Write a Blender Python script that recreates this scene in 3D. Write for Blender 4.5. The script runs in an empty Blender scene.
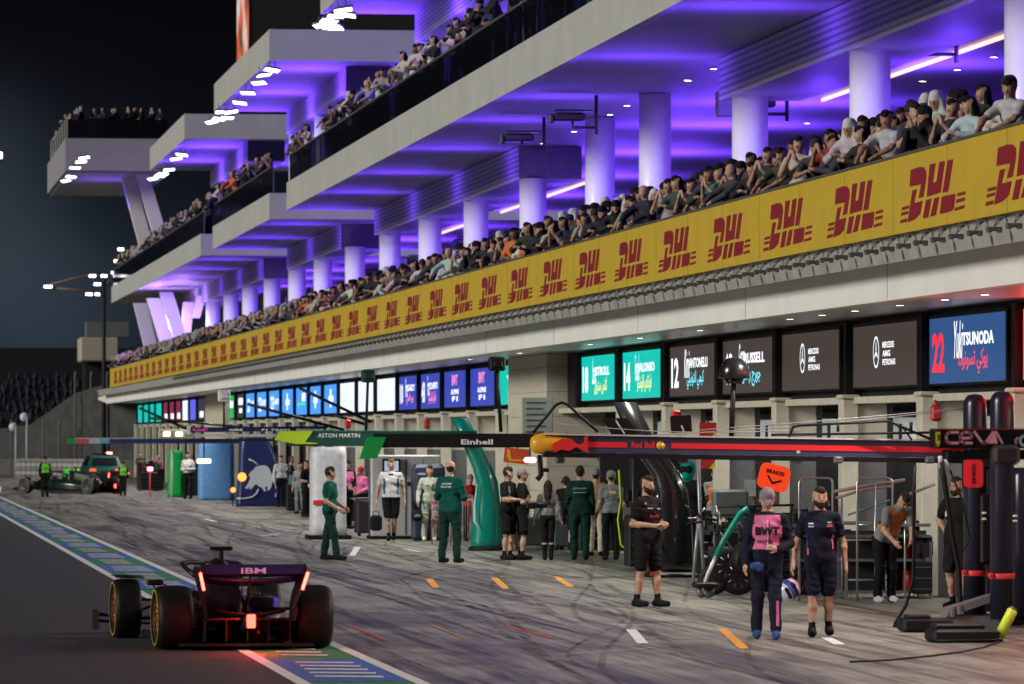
import bpy, math, random
import numpy as np
from mathutils import Vector, Matrix
from mathutils.bvhtree import BVHTree
R = math.radians
rnd = random.Random(7)
scene = bpy.context.scene
COL = scene.collection
F = 5500.0; AL = math.atan(651 / F); CA = math.cos(AL); SA = math.sin(AL); HC = 2.4; HY = 436.0

def G(px, py):                       # ground point seen at a pixel of the photograph
    d = HC * F / (py - HY); l = (px - 512) * d / F
    return Vector((l * CA + d * SA, d * CA - l * SA, 0))
def PD(px, py, d):                   # point at distance d
    l = (px - 512) * d / F
    return Vector((l * CA + d * SA, d * CA - l * SA, HC + (HY - py) * d / F))
def YX(X, px):                       # position along the lane of the vertical plane X at a pixel column
    d = F * X / (CA * (px + 139)); return (d - X * SA) / CA
def dist(X, Y): return X * SA + Y * CA

# ---------------------------------------------------------------- materials
MATS = {}
def mat(name, col, rough=0.6, metal=0.0, var=0.12, scale=8.0, bump=0.0, emit=None, es=1.0, coat=0.0, objcol=False):
    if name in MATS: return MATS[name]
    m = bpy.data.materials.new(name); m.use_nodes = True; MATS[name] = m
    nt = m.node_tree; b = nt.nodes['Principled BSDF']
    b.inputs['Roughness'].default_value = rough; b.inputs['Metallic'].default_value = metal
    b.inputs['Base Color'].default_value = (*col, 1)
    if max(col) < .06 and metal == 0 and rough > .3: b.inputs['Specular IOR Level'].default_value = .22
    if coat: b.inputs['Coat Weight'].default_value = coat
    if emit:
        b.inputs['Emission Color'].default_value = (*emit, 1); b.inputs['Emission Strength'].default_value = es
    if var or bump or objcol:
        tc = nt.nodes.new('ShaderNodeTexCoord'); nz = nt.nodes.new('ShaderNodeTexNoise')
        nz.inputs['Scale'].default_value = scale; nz.inputs['Detail'].default_value = 4
        nt.links.new(tc.outputs['Object'], nz.inputs['Vector'])
        mr = nt.nodes.new('ShaderNodeMapRange'); mr.inputs['From Min'].default_value = .3; mr.inputs['From Max'].default_value = .7
        mr.inputs['To Min'].default_value = 1 - var; mr.inputs['To Max'].default_value = 1 + var
        nt.links.new(nz.outputs['Fac'], mr.inputs['Value'])
        vm = nt.nodes.new('ShaderNodeVectorMath'); vm.operation = 'SCALE'
        vm.inputs[0].default_value = col
        if objcol:
            oi = nt.nodes.new('ShaderNodeObjectInfo'); nt.links.new(oi.outputs['Color'], vm.inputs[0])
        nt.links.new(mr.outputs['Result'], vm.inputs['Scale']); nt.links.new(vm.outputs['Vector'], b.inputs['Base Color'])
        if bump:
            bp = nt.nodes.new('ShaderNodeBump'); bp.inputs['Strength'].default_value = bump; bp.inputs['Distance'].default_value = .02
            nt.links.new(nz.outputs['Fac'], bp.inputs['Height']); nt.links.new(bp.outputs['Normal'], b.inputs['Normal'])
    return m
def emat(name, col, s):
    return mat(name, (0.02, 0.02, 0.02), .4, var=0, emit=col, es=s)

# ---------------------------------------------------------------- tags
def tag(o, label=None, cat=None, group=None, kind=None):
    if label: o['label'] = label
    if cat: o['category'] = cat
    if group: o['group'] = group
    if kind: o['kind'] = kind
    return o
def empty(name, loc=(0, 0, 0), rz=0, label=None, cat=None, group=None, parent=None, scale=1):
    o = bpy.data.objects.new(name, None); COL.objects.link(o); o.empty_display_size = .2
    o.location = loc; o.rotation_euler = (0, 0, rz); o.scale = (scale,) * 3
    if parent: o.parent = parent
    return tag(o, label, cat, group)
def copy_tree(o, parent=None):
    c = o.copy(); COL.objects.link(c)
    if parent is not None: c.parent = parent
    for ch in list(o.children): copy_tree(ch, c)
    return c
def moved(o, loc, rz, label, group=None, scale=None):
    o.location = loc; o.rotation_euler = (0, 0, rz)
    if scale: o.scale = (scale,) * 3
    o['label'] = label
    if group: o['group'] = group
    return o

# ---------------------------------------------------------------- mesh builder
class MB:
    def __init__(s): s.v = []; s.f = []; s.m = []; s.sm = []
    def add(s, vs, fs, mi=0, smooth=False):
        n = len(s.v); s.v += [tuple(v) for v in vs]
        for f in fs: s.f.append(tuple(i + n for i in f)); s.m.append(mi); s.sm.append(smooth)
        return s
    def box(s, x0, x1, y0, y1, z0, z1, mi=0, M=None):
        vs = [Vector((x, y, z)) for z in (z0, z1) for y in (y0, y1) for x in (x0, x1)]
        if M: vs = [M @ v for v in vs]
        return s.add(vs, [(0, 2, 3, 1), (4, 5, 7, 6), (0, 1, 5, 4), (2, 6, 7, 3), (0, 4, 6, 2), (1, 3, 7, 5)], mi)
    def bbox(s, c, sz, mi=0, rz=0, b=0.0, M=None):          # bevelled box, centre and size
        x, y, z = sz[0] / 2, sz[1] / 2, sz[2] / 2; b = min(b or min(x, y, z) * .12, x * .9, y * .9, z * .9)
        rings = []
        for zz, ins in ((-z, b), (-z + b, 0), (z - b, 0), (z, b)):
            a, c2 = x - ins, y - ins
            rings.append([(-a + b, -c2, zz), (a - b, -c2, zz), (a, -c2 + b, zz), (a, c2 - b, zz), (a - b, c2, zz), (-a + b, c2, zz), (-a, c2 - b, zz), (-a, -c2 + b, zz)])
        T = Matrix.Translation(c) @ Matrix.Rotation(rz, 4, 'Z')
        if M: T = M @ T
        vs = [T @ Vector(p) for r in rings for p in r]
        fs = [tuple(range(7, -1, -1)), tuple(24 + i for i in range(8))]
        for k in range(3):
            for i in range(8): fs.append((k * 8 + i, k * 8 + (i + 1) % 8, k * 8 + 8 + (i + 1) % 8, k * 8 + 8 + i))
        return s.add(vs, fs, mi)
    def tube(s, pts, r, n=8, mi=0, caps=True, ry=None):     # r: number or list
        pts = [Vector(p) for p in pts]; k = len(pts)
        rs = r if isinstance(r, (list, tuple)) else [r] * k
        vs = []; up = None
        for i, p in enumerate(pts):
            t = (pts[min(i + 1, k - 1)] - pts[max(i - 1, 0)]).normalized()
            if up is None: up = Vector((0, 0, 1)) if abs(t.z) < .9 else Vector((1, 0, 0))
            a = t.cross(up)
            if a.length < 1e-4: a = t.cross(Vector((0, 1, 0)))
            a.normalize(); b = a.cross(t).normalized(); up = b
            for j in range(n):
                q = 2 * math.pi * j / n
                vs.append(p + a * math.cos(q) * rs[i] + b * math.sin(q) * (rs[i] if ry is None else ry[i]))
        fs = [(i * n + j, i * n + (j + 1) % n, (i + 1) * n + (j + 1) % n, (i + 1) * n + j) for i in range(k - 1) for j in range(n)]
        s.add(vs, fs, mi, True)
        if caps:
            n0 = len(s.v) - len(vs)
            s.f.append(tuple(n0 + j for j in reversed(range(n)))); s.m.append(mi); s.sm.append(False)
            s.f.append(tuple(n0 + (k - 1) * n + j for j in range(n))); s.m.append(mi); s.sm.append(False)
        return s
    def loft(s, rings, mi=0, smooth=True, caps=True):
        n = len(rings[0]); k = len(rings); vs = [p for r in rings for p in r]
        fs = [(i * n + j, i * n + (j + 1) % n, (i + 1) * n + (j + 1) % n, (i + 1) * n + j) for i in range(k - 1) for j in range(n)]
        if caps: fs += [tuple(reversed(range(n))), tuple((k - 1) * n + j for j in range(n))]
        return s.add(vs, fs, mi, smooth)
    def lathe(s, prof, n=24, mi=0, M=None, smooth=True, caps=True):    # prof: (r, z); closes when r = 0
        vs = []; 
        for r, z in prof:
            for j in range(n):
                a = 2 * math.pi * j / n; v = Vector((r * math.cos(a), r * math.sin(a), z)); vs.append(M @ v if M else v)
        fs = [(i * n + j, i * n + (j + 1) % n, (i + 1) * n + (j + 1) % n, (i + 1) * n + j) for i in range(len(prof) - 1) for j in range(n)]
        if caps: fs += [tuple(reversed(range(n))), tuple((len(prof) - 1) * n + j for j in range(n))]
        return s.add(vs, fs, mi, smooth)
    def prism(s, poly, fn0, fn1, mi=0):                     # poly in 2D, fn maps (u,v) to the two faces
        n = len(poly); vs = [fn0(*p) for p in poly] + [fn1(*p) for p in poly]
        fs = [tuple(range(n)), tuple(n + i for i in reversed(range(n)))] + [(i, i + n, (i + 1) % n + n, (i + 1) % n) for i in range(n)]
        return s.add(vs, fs, mi)
    def build(s, name, mats, parent=None, loc=None, rz=0):
        me = bpy.data.meshes.new(name); me.from_pydata(s.v, [], s.f)
        for m in (mats if isinstance(mats, (list, tuple)) else [mats]): me.materials.append(m)
        me.polygons.foreach_set('material_index', s.m); me.polygons.foreach_set('use_smooth', s.sm)
        me.update(); o = bpy.data.objects.new(name, me); COL.objects.link(o)
        if parent: o.parent = parent
        if loc is not None: o.location = loc; o.rotation_euler = (0, 0, rz)
        return o
def strip_mesh(name, me, mats, parent=None):
    o = bpy.data.objects.new(name, me)
    for m in mats: me.materials.append(m)
    COL.objects.link(o)
    if parent: o.parent = parent
    return o

# ---------------------------------------------------------------- lettering
def text_geo(s, bold=.0, shear=0, spacing=1.0, res=2):
    cu = bpy.data.curves.new('lettering', 'FONT'); cu.body = s; cu.size = 1; cu.offset = bold; cu.shear = shear
    cu.space_character = spacing; cu.resolution_u = res; cu.extrude = 0
    ob = bpy.data.objects.new('lettering', cu); COL.objects.link(ob)
    me = bpy.data.meshes.new_from_object(ob)
    vs = [tuple(v.co) for v in me.vertices]; fs = [tuple(p.vertices) for p in me.polygons]
    bpy.data.objects.remove(ob); bpy.data.curves.remove(cu); bpy.data.meshes.remove(me)
    if not vs: return [(0, 0)], []
    a = np.array(vs)[:, :2]; lo = a.min(0); hi = a.max(0); a = (a - lo) / np.maximum(hi - lo, 1e-6)
    return a, fs                                            # in the unit square
def text_on(mb, s, o, u, v, w, h, mi=0, **kw):               # o: lower-left corner; u, v: unit vectors; w, h: size
    a, fs = text_geo(s, **kw); o = Vector(o); u = Vector(u); v = Vector(v)
    mb.add([o + u * (p[0] * w) + v * (p[1] * h) for p in a], fs, mi); return mb

# ---------------------------------------------------------------- figures: smooth-union distance field + surface nets
def surface_nets(V, org, h):
    S = V < 0; nx, ny, nz = V.shape
    acc = np.zeros((nx - 1, ny - 1, nz - 1, 3)); cnt = np.zeros((nx - 1, ny - 1, nz - 1))
    cs = [(i, j, k) for i in (0, 1) for j in (0, 1) for k in (0, 1)]
    def sl(c): return tuple(slice(c[a], V.shape[a] - 1 + c[a]) for a in range(3))
    for a in range(3):
        for c in cs:
            if c[a]: continue
            c2 = list(c); c2[a] = 1; c2 = tuple(c2)
            A = V[sl(c)]; B = V[sl(c2)]; m = (A < 0) != (B < 0)
            t = np.where(m, A / np.where(m, A - B, 1), 0)
            for q in range(3):
                acc[..., q] += np.where(m, (t if q == a else c[q]), 0)
            cnt += m
    act = cnt > 0; idx = -np.ones(cnt.shape, int); idx[act] = np.arange(act.sum())
    I = np.argwhere(act); P = (I + acc[act] / cnt[act][:, None]) * h + org
    quads = []
    for a in range(3):
        b, c = (a + 1) % 3, (a + 2) % 3
        s0 = [slice(None)] * 3; s1 = [slice(None)] * 3; s0[a] = slice(0, -1); s1[a] = slice(1, None)
        A = S[tuple(s0)]; B = S[tuple(s1)]; E = np.argwhere(A != B)
        E = E[(E[:, b] > 0) & (E[:, c] > 0) & (E[:, b] < V.shape[b] - 1) & (E[:, c] < V.shape[c] - 1)]
        def g(db, dc):
            X = E.copy(); X[:, b] -= db; X[:, c] -= dc; return idx[X[:, 0], X[:, 1], X[:, 2]]
        q = np.stack([g(1, 1), g(0, 1), g(0, 0), g(1, 0)], 1)
        fl = ~A[E[:, 0], E[:, 1], E[:, 2]]; q[fl] = q[fl][:, ::-1]; quads.append(q)
    return P, np.concatenate(quads)
def field_mesh(prims, h, body=None):
    """prims: (a, b, ra, rb, zone, k). Returns vertices, quads, zone per quad."""
    pts = np.array([p[0] for p in prims] + [p[1] for p in prims]); rmax = max(max(p[2], p[3]) for p in prims)
    lo = pts.min(0) - rmax - 3 * h; hi = pts.max(0) + rmax + 3 * h
    n = np.ceil((hi - lo) / h).astype(int) + 1
    D = np.full(n, 1.0, np.float32)
    def sd(P, a, b, ra, rb):
        ba = b - a; L2 = max(float(ba @ ba), 1e-9)
        t = np.clip(((P - a) @ ba) / L2, 0, 1)
        return np.linalg.norm(P - a - t[..., None] * ba, axis=-1) - (ra + (rb - ra) * t)
    for a, b, ra, rb, zn, k in prims:
        a = np.array(a, float); b = np.array(b, float); pad = max(ra, rb) + k + 2 * h
        i0 = np.maximum(((np.minimum(a, b) - pad - lo) / h).astype(int), 0); i1 = np.minimum(((np.maximum(a, b) + pad - lo) / h).astype(int) + 2, n)
        g = np.stack(np.meshgrid(*[lo[q] + h * np.arange(i0[q], i1[q]) for q in range(3)], indexing='ij'), -1)
        d = sd(g, a, b, ra, rb); sub = D[i0[0]:i1[0], i0[1]:i1[1], i0[2]:i1[2]]
        hh = np.maximum(k - np.abs(sub - d), 0) / max(k, 1e-6)
        D[i0[0]:i1[0], i0[1]:i1[1], i0[2]:i1[2]] = np.minimum(sub, d) - hh * hh * k * .25
    if body and body.get('fold'):
        G_ = [lo[q] + h * np.arange(n[q]) for q in range(3)]; X, Y, Z_ = np.meshgrid(*G_, indexing='ij'); A_ = body['fold']; sd_ = body['seed']
        W = np.sin(23 * Z_ + 4 * np.sin(11 * X + sd_) + 3 * np.sin(9 * Y + sd_)) + .8 * np.sin(41 * Z_ + 17 * X + 5 * np.sin(8 * Z_ + sd_)) + .6 * np.sin(31 * X - 27 * Y + 13 * Z_ + 2 * sd_)
        M_ = np.clip((body['neck'][2] - .05 - Z_) / .06, 0, 1) * np.clip((Z_ - .14) / .06, 0, 1)
        for w_ in body['wr']:
            M_ = M_ * np.clip((np.sqrt((X - w_[0]) ** 2 + (Y - w_[1]) ** 2 + (Z_ - w_[2]) ** 2) - .16) / .05, 0, 1)
        D = D + (A_ * W * M_).astype(np.float32)
    P, Q = surface_nets(D, lo, h)
    T = P[Q]; vol = np.einsum('ij,ij->i', T[:, 0], np.cross(T[:, 1], T[:, 2])).sum()
    if vol < 0: Q = Q[:, ::-1]
    C = P[Q].mean(1); best = np.full(len(C), 9.0); zone = np.zeros(len(C), int)
    for a, b, ra, rb, zn, k in prims:
        d = sd(C, np.array(a, float), np.array(b, float), ra, rb); m = d < best; best[m] = d[m]; zone[m] = zn
    if body:
        tr = zone >= 100; ax = body['neck'] - body['pel']; L2 = ax @ ax; t = (C - body['pel']) @ ax / L2
        la = (C - body['pel'] - t[:, None] * ax) @ body['lat']; fr = (C - body['pel'] - t[:, None] * ax) @ body['front']
        z2 = np.where(t > body['hem'], 1, 2)
        if body['vest']: z2 = np.where((np.abs(la) < .178 - .10 * np.clip(t - .70, 0, 1)) & (t > .22) & (t < (.93 if body['vest'] == 'both' else 1.0)) & ((fr > .0) | (body['vest'] == 'both')), 5, z2)
        if body['belt']: z2 = np.where((t > body['hem'] - .0) & (t < body['hem'] + .05), 7, z2)
        zone = np.where(tr, z2, zone)
    return P, Q, zone

SKIN, TOP, BOT, SHOE, HAIR, ACC, CAP, DARK, SOCK = range(9)
def figure(h=.012, top='tee', bottom='long', hair='short', face=True, build=1.0, beard=False, headyaw=0, headpitch=0,
           lean=(0, 0), hands=True, belt=None, vest=None, fold=.0046, **J):
    """Distance-field primitives of a person 1.78 m tall facing -Y. a = the side at -X, b = the side at +X."""
    V = lambda *p: np.array(p, float)
    lx, ly = lean
    j = dict(pel=V(0, 0, .95), che=V(lx * .6, ly * .6, 1.29), neck=V(lx, ly + .01, 1.47), head=V(lx, ly - .015, 1.645),
             sha=V(-.18 + lx * .9, ly * .9, 1.415), shb=V(.18 + lx * .9, ly * .9, 1.415), ela=V(-.235 + lx, .03 + ly * .5, 1.13), elb=V(.235 + lx, .03 + ly * .5, 1.13),
             wra=V(-.245 + lx * .8, -.05, .88), wrb=V(.245 + lx * .8, -.05, .88), hia=V(-.092, 0, .92), hib=V(.092, 0, .92),
             kna=V(-.105, -.02, .50), knb=V(.105, -.02, .50), ana=V(-.11, .02, .085), anb=V(.11, .02, .085), fa=None, fb=None, ha=None, hb=None)
    for k, v in J.items(): j[k] = np.array(v, float)
    P = []; B = build
    def c(a, b, ra, rb, z, k=.03): P.append((tuple(a), tuple(b), ra, rb, z, k))
    for s in 'ab':
        pass
    pel, che, neck, head = j['pel'], j['che'], j['neck'], j['head']
    lat = j['shb'] - j['sha']; lat = lat / np.linalg.norm(lat); hl = j['hib'] - j['hia']; hl = hl / np.linalg.norm(hl)
    tz = 101
    # legs
    for s in 'ab':
        hi, kn, an = j['hi' + s], j['kn' + s], j['an' + s]
        c(hi, kn, .082 * B, .056, SKIN, .03); c(kn, kn + (an - kn) * .35, .052, .056, SKIN, .03); c(kn + (an - kn) * .35, an, .054, .036, SKIN, .03)
        if bottom == 'long':
            c(hi, hi + (kn - hi) * .3, .100 * B, .092 * B, 102); c(hi + (kn - hi) * .3, kn, .092 * B, .074, BOT); c(kn, an + V(0, 0, .07), .073, .066, BOT); c(an + V(0, 0, .07), an + V(0, 0, .045), .067, .069, BOT, .01)
        elif bottom == 'shorts':
            c(hi, hi + (kn - hi) * .3, .102 * B, .098 * B, 102, .02); c(hi + (kn - hi) * .3, hi + (kn - hi) * .86, .098 * B, .092, BOT, .02)
            c(kn + (an - kn) * .72, an, .042, .042, SOCK, .005)
        elif bottom == 'tight':
            c(hi, kn, .088 * B, .060, BOT); c(kn, an, .060, .045, BOT)
        fd = j['f' + s] if j['f' + s] is not None else V(-.03 if s == 'a' else .03, -1, 0)
        fd = fd / np.linalg.norm(fd); toe = an + fd * .175; toe[2] = an[2] - .045
        heel = an - fd * .045; heel[2] = an[2] - .04
        c(heel, an + fd * .05 - V(0, 0, .035), .045, .050, SHOE, .015); c(an + fd * .05 - V(0, 0, .04), toe, .049, .040, SHOE, .02); c(an, an - V(0, 0, .02), .046, .046, SHOE, .02)
    if bottom == 'robe':
        mid = (j['ana'] + j['anb']) / 2; 
        for s, q in (('a', -1), ('b', 1)):
            c(pel + hl * .06 * q, mid + hl * .10 * q + V(0, 0, .06), .125 * B, .125, BOT, .06)
    # trunk
    w = B
    c(pel - hl * .065 * w, pel + hl * .065 * w, .112 * w, .112 * w, 102, .03)
    wa = pel + (che - pel) * .35
    c(wa - lat * .055 * w, wa + lat * .055 * w, .110 * w, .110 * w, tz, .04)
    c(che - lat * .075 * w, che + lat * .075 * w, .118 * w, .118 * w, tz, .05)
    c(wa, che, .115 * w, .125 * w, tz, .05)
    c(j['sha'] * .82 + j['shb'] * .18, j['shb'] * .82 + j['sha'] * .18, .078, .078, tz, .05)
    c(che, neck - (neck - che) * .1, .11, .075, tz, .05)
    if top in ('tee', 'long', 'jacket'):
        hm = pel + (che - pel) * (.02 if top != 'jacket' else -.12)
        c(hm - hl * .068 * w, hm + hl * .068 * w, .121 * w, .121 * w, tz, .02); hm2 = pel + (che - pel) * .30; c(hm - hl * .062 * w, hm2 - hl * .062 * w, .119 * w, .116 * w, tz, .03); c(hm + hl * .062 * w, hm2 + hl * .062 * w, .119 * w, .116 * w, tz, .03)
    if False:
        v0 = che + (pel - che) * .35; v1 = che + (neck - che) * .3
        fr = np.cross(lat, V(0, 0, 1)); fr = -fr if fr[1] > 0 else fr
        for q in (-1, 1):
            for ff in (-1, 1) if vest == 'both' else (1,):
                c(v0 + lat * .055 * q + fr * .028 * ff, v1 + lat * .06 * q + fr * .026 * ff, .105 * w, .098 * w, ACC, .03)
    if False: c(pel + (che - pel) * .12 - hl * .065, pel + (che - pel) * .12 + hl * .065, .12 * w, .12 * w, DARK, .005)
    # arms and hands
    for s, q in (('a', -1), ('b', 1)):
        sh, el, wr = j['sh' + s], j['el' + s], j['wr' + s]
        c(sh, el, .050 * B, .040, SKIN, .03); c(el, el + (wr - el) * .3, .040, .041, SKIN, .03); c(el + (wr - el) * .3, wr, .040, .026, SKIN, .03)
        if top in ('tee', 'vest'):
            c(sh, sh + (el - sh) * .64, .068 * B, .064, TOP, .03)
        elif top != 'bare':
            c(sh, el, .068 * B, .056, TOP, .035); c(el, wr - (wr - el) * .03, .056, .046, TOP, .03)
        hd = j['h' + s] if j['h' + s] is not None else (wr - el); hd = hd / np.linalg.norm(hd)
        if hands:
            pn = V(q, 0, 0) - hd * (V(q, 0, 0) @ hd); 
            if np.linalg.norm(pn) < .2: pn = V(0, 0, 1) - hd * hd[2]
            pn = pn / np.linalg.norm(pn); ac = np.cross(hd, pn)      # ac: across the palm; pn: back of the hand
            if ac[1] > 0: ac = -ac                                      # thumb towards the front
            pa = wr + hd * .045
            c(wr, pa + hd * .03, .026, .026, SKIN, .02)
            for t in (-1, 1): c(wr + hd * .02 + ac * .012 * t, wr + hd * .078 + ac * .024 * t, .018, .017, SKIN, .015)
            for t, L in ((1.0, .066), (.34, .076), (-.34, .070), (-1.0, .054)):
                f0 = wr + hd * .085 + ac * .029 * t; f1 = f0 + hd * L * .55 - pn * .006; f2 = f1 + hd * L * .42 - pn * .022
                c(f0, f1, .0098, .0092, SKIN, .004); c(f1, f2, .0092, .0078, SKIN, .004)
            t0 = wr + hd * .03 + ac * .028; t1 = t0 + hd * .035 + ac * .026 - pn * .012; t2 = t1 + hd * .03 + ac * .004 - pn * .01
            c(t0, t1, .014, .0115, SKIN, .008); c(t1, t2, .0115, .009, SKIN, .004)
        else: c(wr, wr + hd * .11, .034, .026, SKIN, .02)
    # head
    cy, sy = math.cos(headyaw), math.sin(headyaw); cp, sp = math.cos(headpitch), math.sin(headpitch)
    def hp(x, y, z):
        y, z = y * cp - z * sp, y * sp + z * cp
        return head + V(x * cy - y * sy, x * sy + y * cy, z)
    c(neck - (neck - che) * .15, hp(0, .025, -.06), .060, .054, SKIN, .03)
    c(hp(0, .018, .035), hp(0, -.012, -.02), .088, .076, SKIN, .02); c(hp(0, -.02, -.04), hp(0, -.04, -.078), .062, .040, SKIN, .02)
    if face:
        c(hp(0, -.088, .012), hp(0, -.106, -.022), .009, .014, SKIN, .012)
        for q in (-1, 1):
            c(hp(q * .083, .012, .0), hp(q * .086, .016, -.03), .014, .011, SKIN, .008)
            if face == 'lite': continue
            c(hp(q * .027, -.084, .008), hp(q * .035, -.080, .008), .0070, .0070, DARK, .003)
            c(hp(q * .020, -.089, .028), hp(q * .046, -.079, .030), .0068, .0062, HAIR, .004)
        if face != 'lite': c(hp(-.016, -.087, -.055), hp(.016, -.087, -.055), .0045, .0045, DARK, .002)
    if beard:
        c(hp(-.04, -.03, -.055), hp(.04, -.03, -.055), .044, .044, HAIR, .015); c(hp(0, -.05, -.085), hp(0, -.035, -.09), .036, .036, HAIR, .015)
        for q in (-1, 1): c(hp(q * .066, -.005, -.01), hp(q * .05, -.04, -.06), .018, .02, HAIR, .01)
    if hair in ('short', 'long', 'bun'):
        c(hp(0, .032, .046), hp(0, .004, .076), .089, .070, HAIR, .012); c(hp(0, -.03, .088), hp(.01, -.035, .086), .045, .042, HAIR, .02); c(hp(0, .045, .0), hp(0, .045, -.03), .071, .055, HAIR, .015)
    if hair == 'long':
        c(hp(0, .06, .0), hp(0, .085, -.2), .082, .07, HAIR, .03); c(hp(0, .085, -.2), hp(0, .10, -.36), .075, .045, HAIR, .03)
        for q in (-1, 1): c(hp(q * .072, .02, .02), hp(q * .078, .02, -.14), .028, .028, HAIR, .02)
    if hair == 'bun': c(hp(0, .12, .06), hp(0, .13, .07), .04, .04, HAIR, .01)
    if hair == 'bald': c(hp(0, .045, .0), hp(0, .045, -.03), .070, .055, HAIR, .01)
    if hair == 'cap':
        c(hp(0, .02, .055), hp(0, -.005, .062), .096, .088, CAP, .01); c(hp(0, .05, -.01), hp(0, .05, -.03), .066, .052, HAIR, .01)
        for yy, ww in ((-.10, .052), (-.125, .045), (-.148, .03)): c(hp(-ww, yy, .036 + (yy + .1) * .3), hp(ww, yy, .036 + (yy + .1) * .3), .010, .010, CAP, .012)
    if hair == 'scarf':                                     # head scarf over head and shoulders
        c(hp(0, .03, .048), hp(0, -.01, .066), .098, .084, CAP, .02); c(hp(0, .05, 0), hp(0, .06, -.2), .095, .10, CAP, .03)
        for q in (-1, 1): c(hp(q * .07, .0, .03), hp(q * .10, .0, -.17), .035, .05, CAP, .03)
    if hair == 'hood':                                      # close black hijab
        c(hp(0, .03, .045), hp(0, -.006, .06), .100, .088, CAP, .02); c(hp(0, .02, -.06), hp(0, .03, -.2), .088, .12, CAP, .04)
    if hair == 'helmet':
        c(hp(0, .015, .03), hp(0, -.01, .01), .128, .125, CAP, .02); c(hp(0, -.02, -.04), hp(0, -.03, -.06), .118, .105, CAP, .02)
        c(hp(-.05, -.085, .02), hp(.05, -.085, .02), .062, .062, DARK, .005)
    if hair == 'headset':
        c(hp(0, .03, .048), hp(0, -.01, .072), .089, .072, HAIR, .012); c(hp(0, .045, .0), hp(0, .045, -.03), .070, .055, HAIR, .015)
        for q in (-1, 1): c(hp(q * .088, .01, .005), hp(q * .10, .01, -.005), .034, .032, DARK, .005)
        for a0 in range(7):
            t0, t1 = math.pi * a0 / 7, math.pi * (a0 + 1) / 7
            c(hp(.105 * math.cos(t0), .01, .01 + .135 * math.sin(t0)), hp(.105 * math.cos(t1), .01, .01 + .135 * math.sin(t1)), .010, .010, DARK, .005)
        c(hp(-.095, -.01, -.02), hp(-.03, -.11, -.06), .006, .008, DARK, .003)
    fv = np.cross(lat, neck - pel); fv = fv / np.linalg.norm(fv)
    if fv[1] > 0: fv = -fv
    P2, Q, Z = field_mesh(P, h, dict(neck=neck, pel=pel, lat=lat, front=fv, hem={'jacket': -.10, 'long': .10}.get(top, -.02), vest=vest, belt=belt, fold=fold, seed=float(sum(map(float, che)) * 40 + build * 9 + headyaw * 5 + j['wra'][0] * 31), wr=[j['wra'], j['wrb']]))
    lowest = P2[:, 2].min(); P2[:, 2] -= lowest
    return P2, Q, Z
def fig_mesh(name, fig, mats):
    P, Q, Z = fig; me = bpy.data.meshes.new(name)
    me.vertices.add(len(P)); me.vertices.foreach_set('co', P.astype(np.float32).ravel())
    me.loops.add(len(Q) * 4); me.loops.foreach_set('vertex_index', Q.astype(np.int32).ravel())
    me.polygons.add(len(Q)); me.polygons.foreach_set('loop_start', np.arange(0, len(Q) * 4, 4, dtype=np.int32))
    me.polygons.foreach_set('material_index', Z.astype(np.int32)); me.polygons.foreach_set('use_smooth', np.ones(len(Q), bool))
    for m in mats: me.materials.append(m)
    me.update(calc_edges=True); me.validate(); return me
def project_art(fig, polys, front=True, off=.016, zr=None):
    """polys: list of (points (x,z), faces); pushed onto the figure's surface from the front (-Y) or back."""
    P, Q, Z = fig; t = BVHTree.FromPolygons([tuple(p) for p in P], [tuple(int(i) for i in q) for q in Q])
    out = []
    for pts, fs in polys:
        vs = []
        for x, z in pts:
            o = Vector((x, -1.0 if front else 1.0, z)); dr = Vector((0, 1 if front else -1, 0))
            hit = t.ray_cast(o, dr)[0]; y = hit.y if hit else 0
            vs.append((x, y - off if front else y + off, z))
        out.append((vs, fs))
    return out
# ================================================================ render, camera, world, light
scene.view_settings.view_transform = 'Standard'; scene.view_settings.look = 'None'
scene.view_settings.exposure = 0.22; scene.view_settings.gamma = 1; scene.view_settings.use_curve_mapping = False
scene.cycles.use_denoising = True; scene.cycles.max_bounces = 5; scene.cycles.diffuse_bounces = 3; scene.cycles.glossy_bounces = 3
scene.cycles.transparent_max_bounces = 8; scene.cycles.sample_clamp_indirect = 4.0; scene.cycles.use_light_tree = True
cam = bpy.data.cameras.new('camera'); co = bpy.data.objects.new('camera', cam); COL.objects.link(co); scene.camera = co
cam.sensor_width = 36; cam.lens = 36 * F / 1024; cam.clip_end = 6000; cam.clip_start = .5
cam.shift_y = (HY - 342) / 1024
co.location = (0, 0, HC); co.rotation_euler = (R(90), 0, -AL)
cam.dof.use_dof = True; cam.dof.focus_distance = 80; cam.dof.aperture_fstop = 5.0
w = bpy.data.worlds.new('World'); scene.world = w; w.use_nodes = True; nt = w.node_tree
bg = nt.nodes['Background']; tc = nt.nodes.new('ShaderNodeTexCoord'); sx = nt.nodes.new('ShaderNodeSeparateXYZ')
nt.links.new(tc.outputs['Generated'], sx.inputs[0]); rp = nt.nodes.new('ShaderNodeValToRGB')
mr = nt.nodes.new('ShaderNodeMapRange'); mr.inputs['From Min'].default_value = 0; mr.inputs['From Max'].default_value = .09
nt.links.new(sx.outputs['Z'], mr.inputs['Value']); nt.links.new(mr.outputs[0], rp.inputs[0])
e = rp.color_ramp.elements; e[0].position = 0; e[0].color = (.020, .028, .042, 1); e[1].position = 1; e[1].color = (.0035, .0036, .0055, 1)
for p, c in ((.25, (.018, .026, .040, 1)), (.5, (.009, .011, .017, 1)), (.72, (.005, .0053, .008, 1))):
    q = e.new(p); q.color = c
last = rp.outputs[0]
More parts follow.
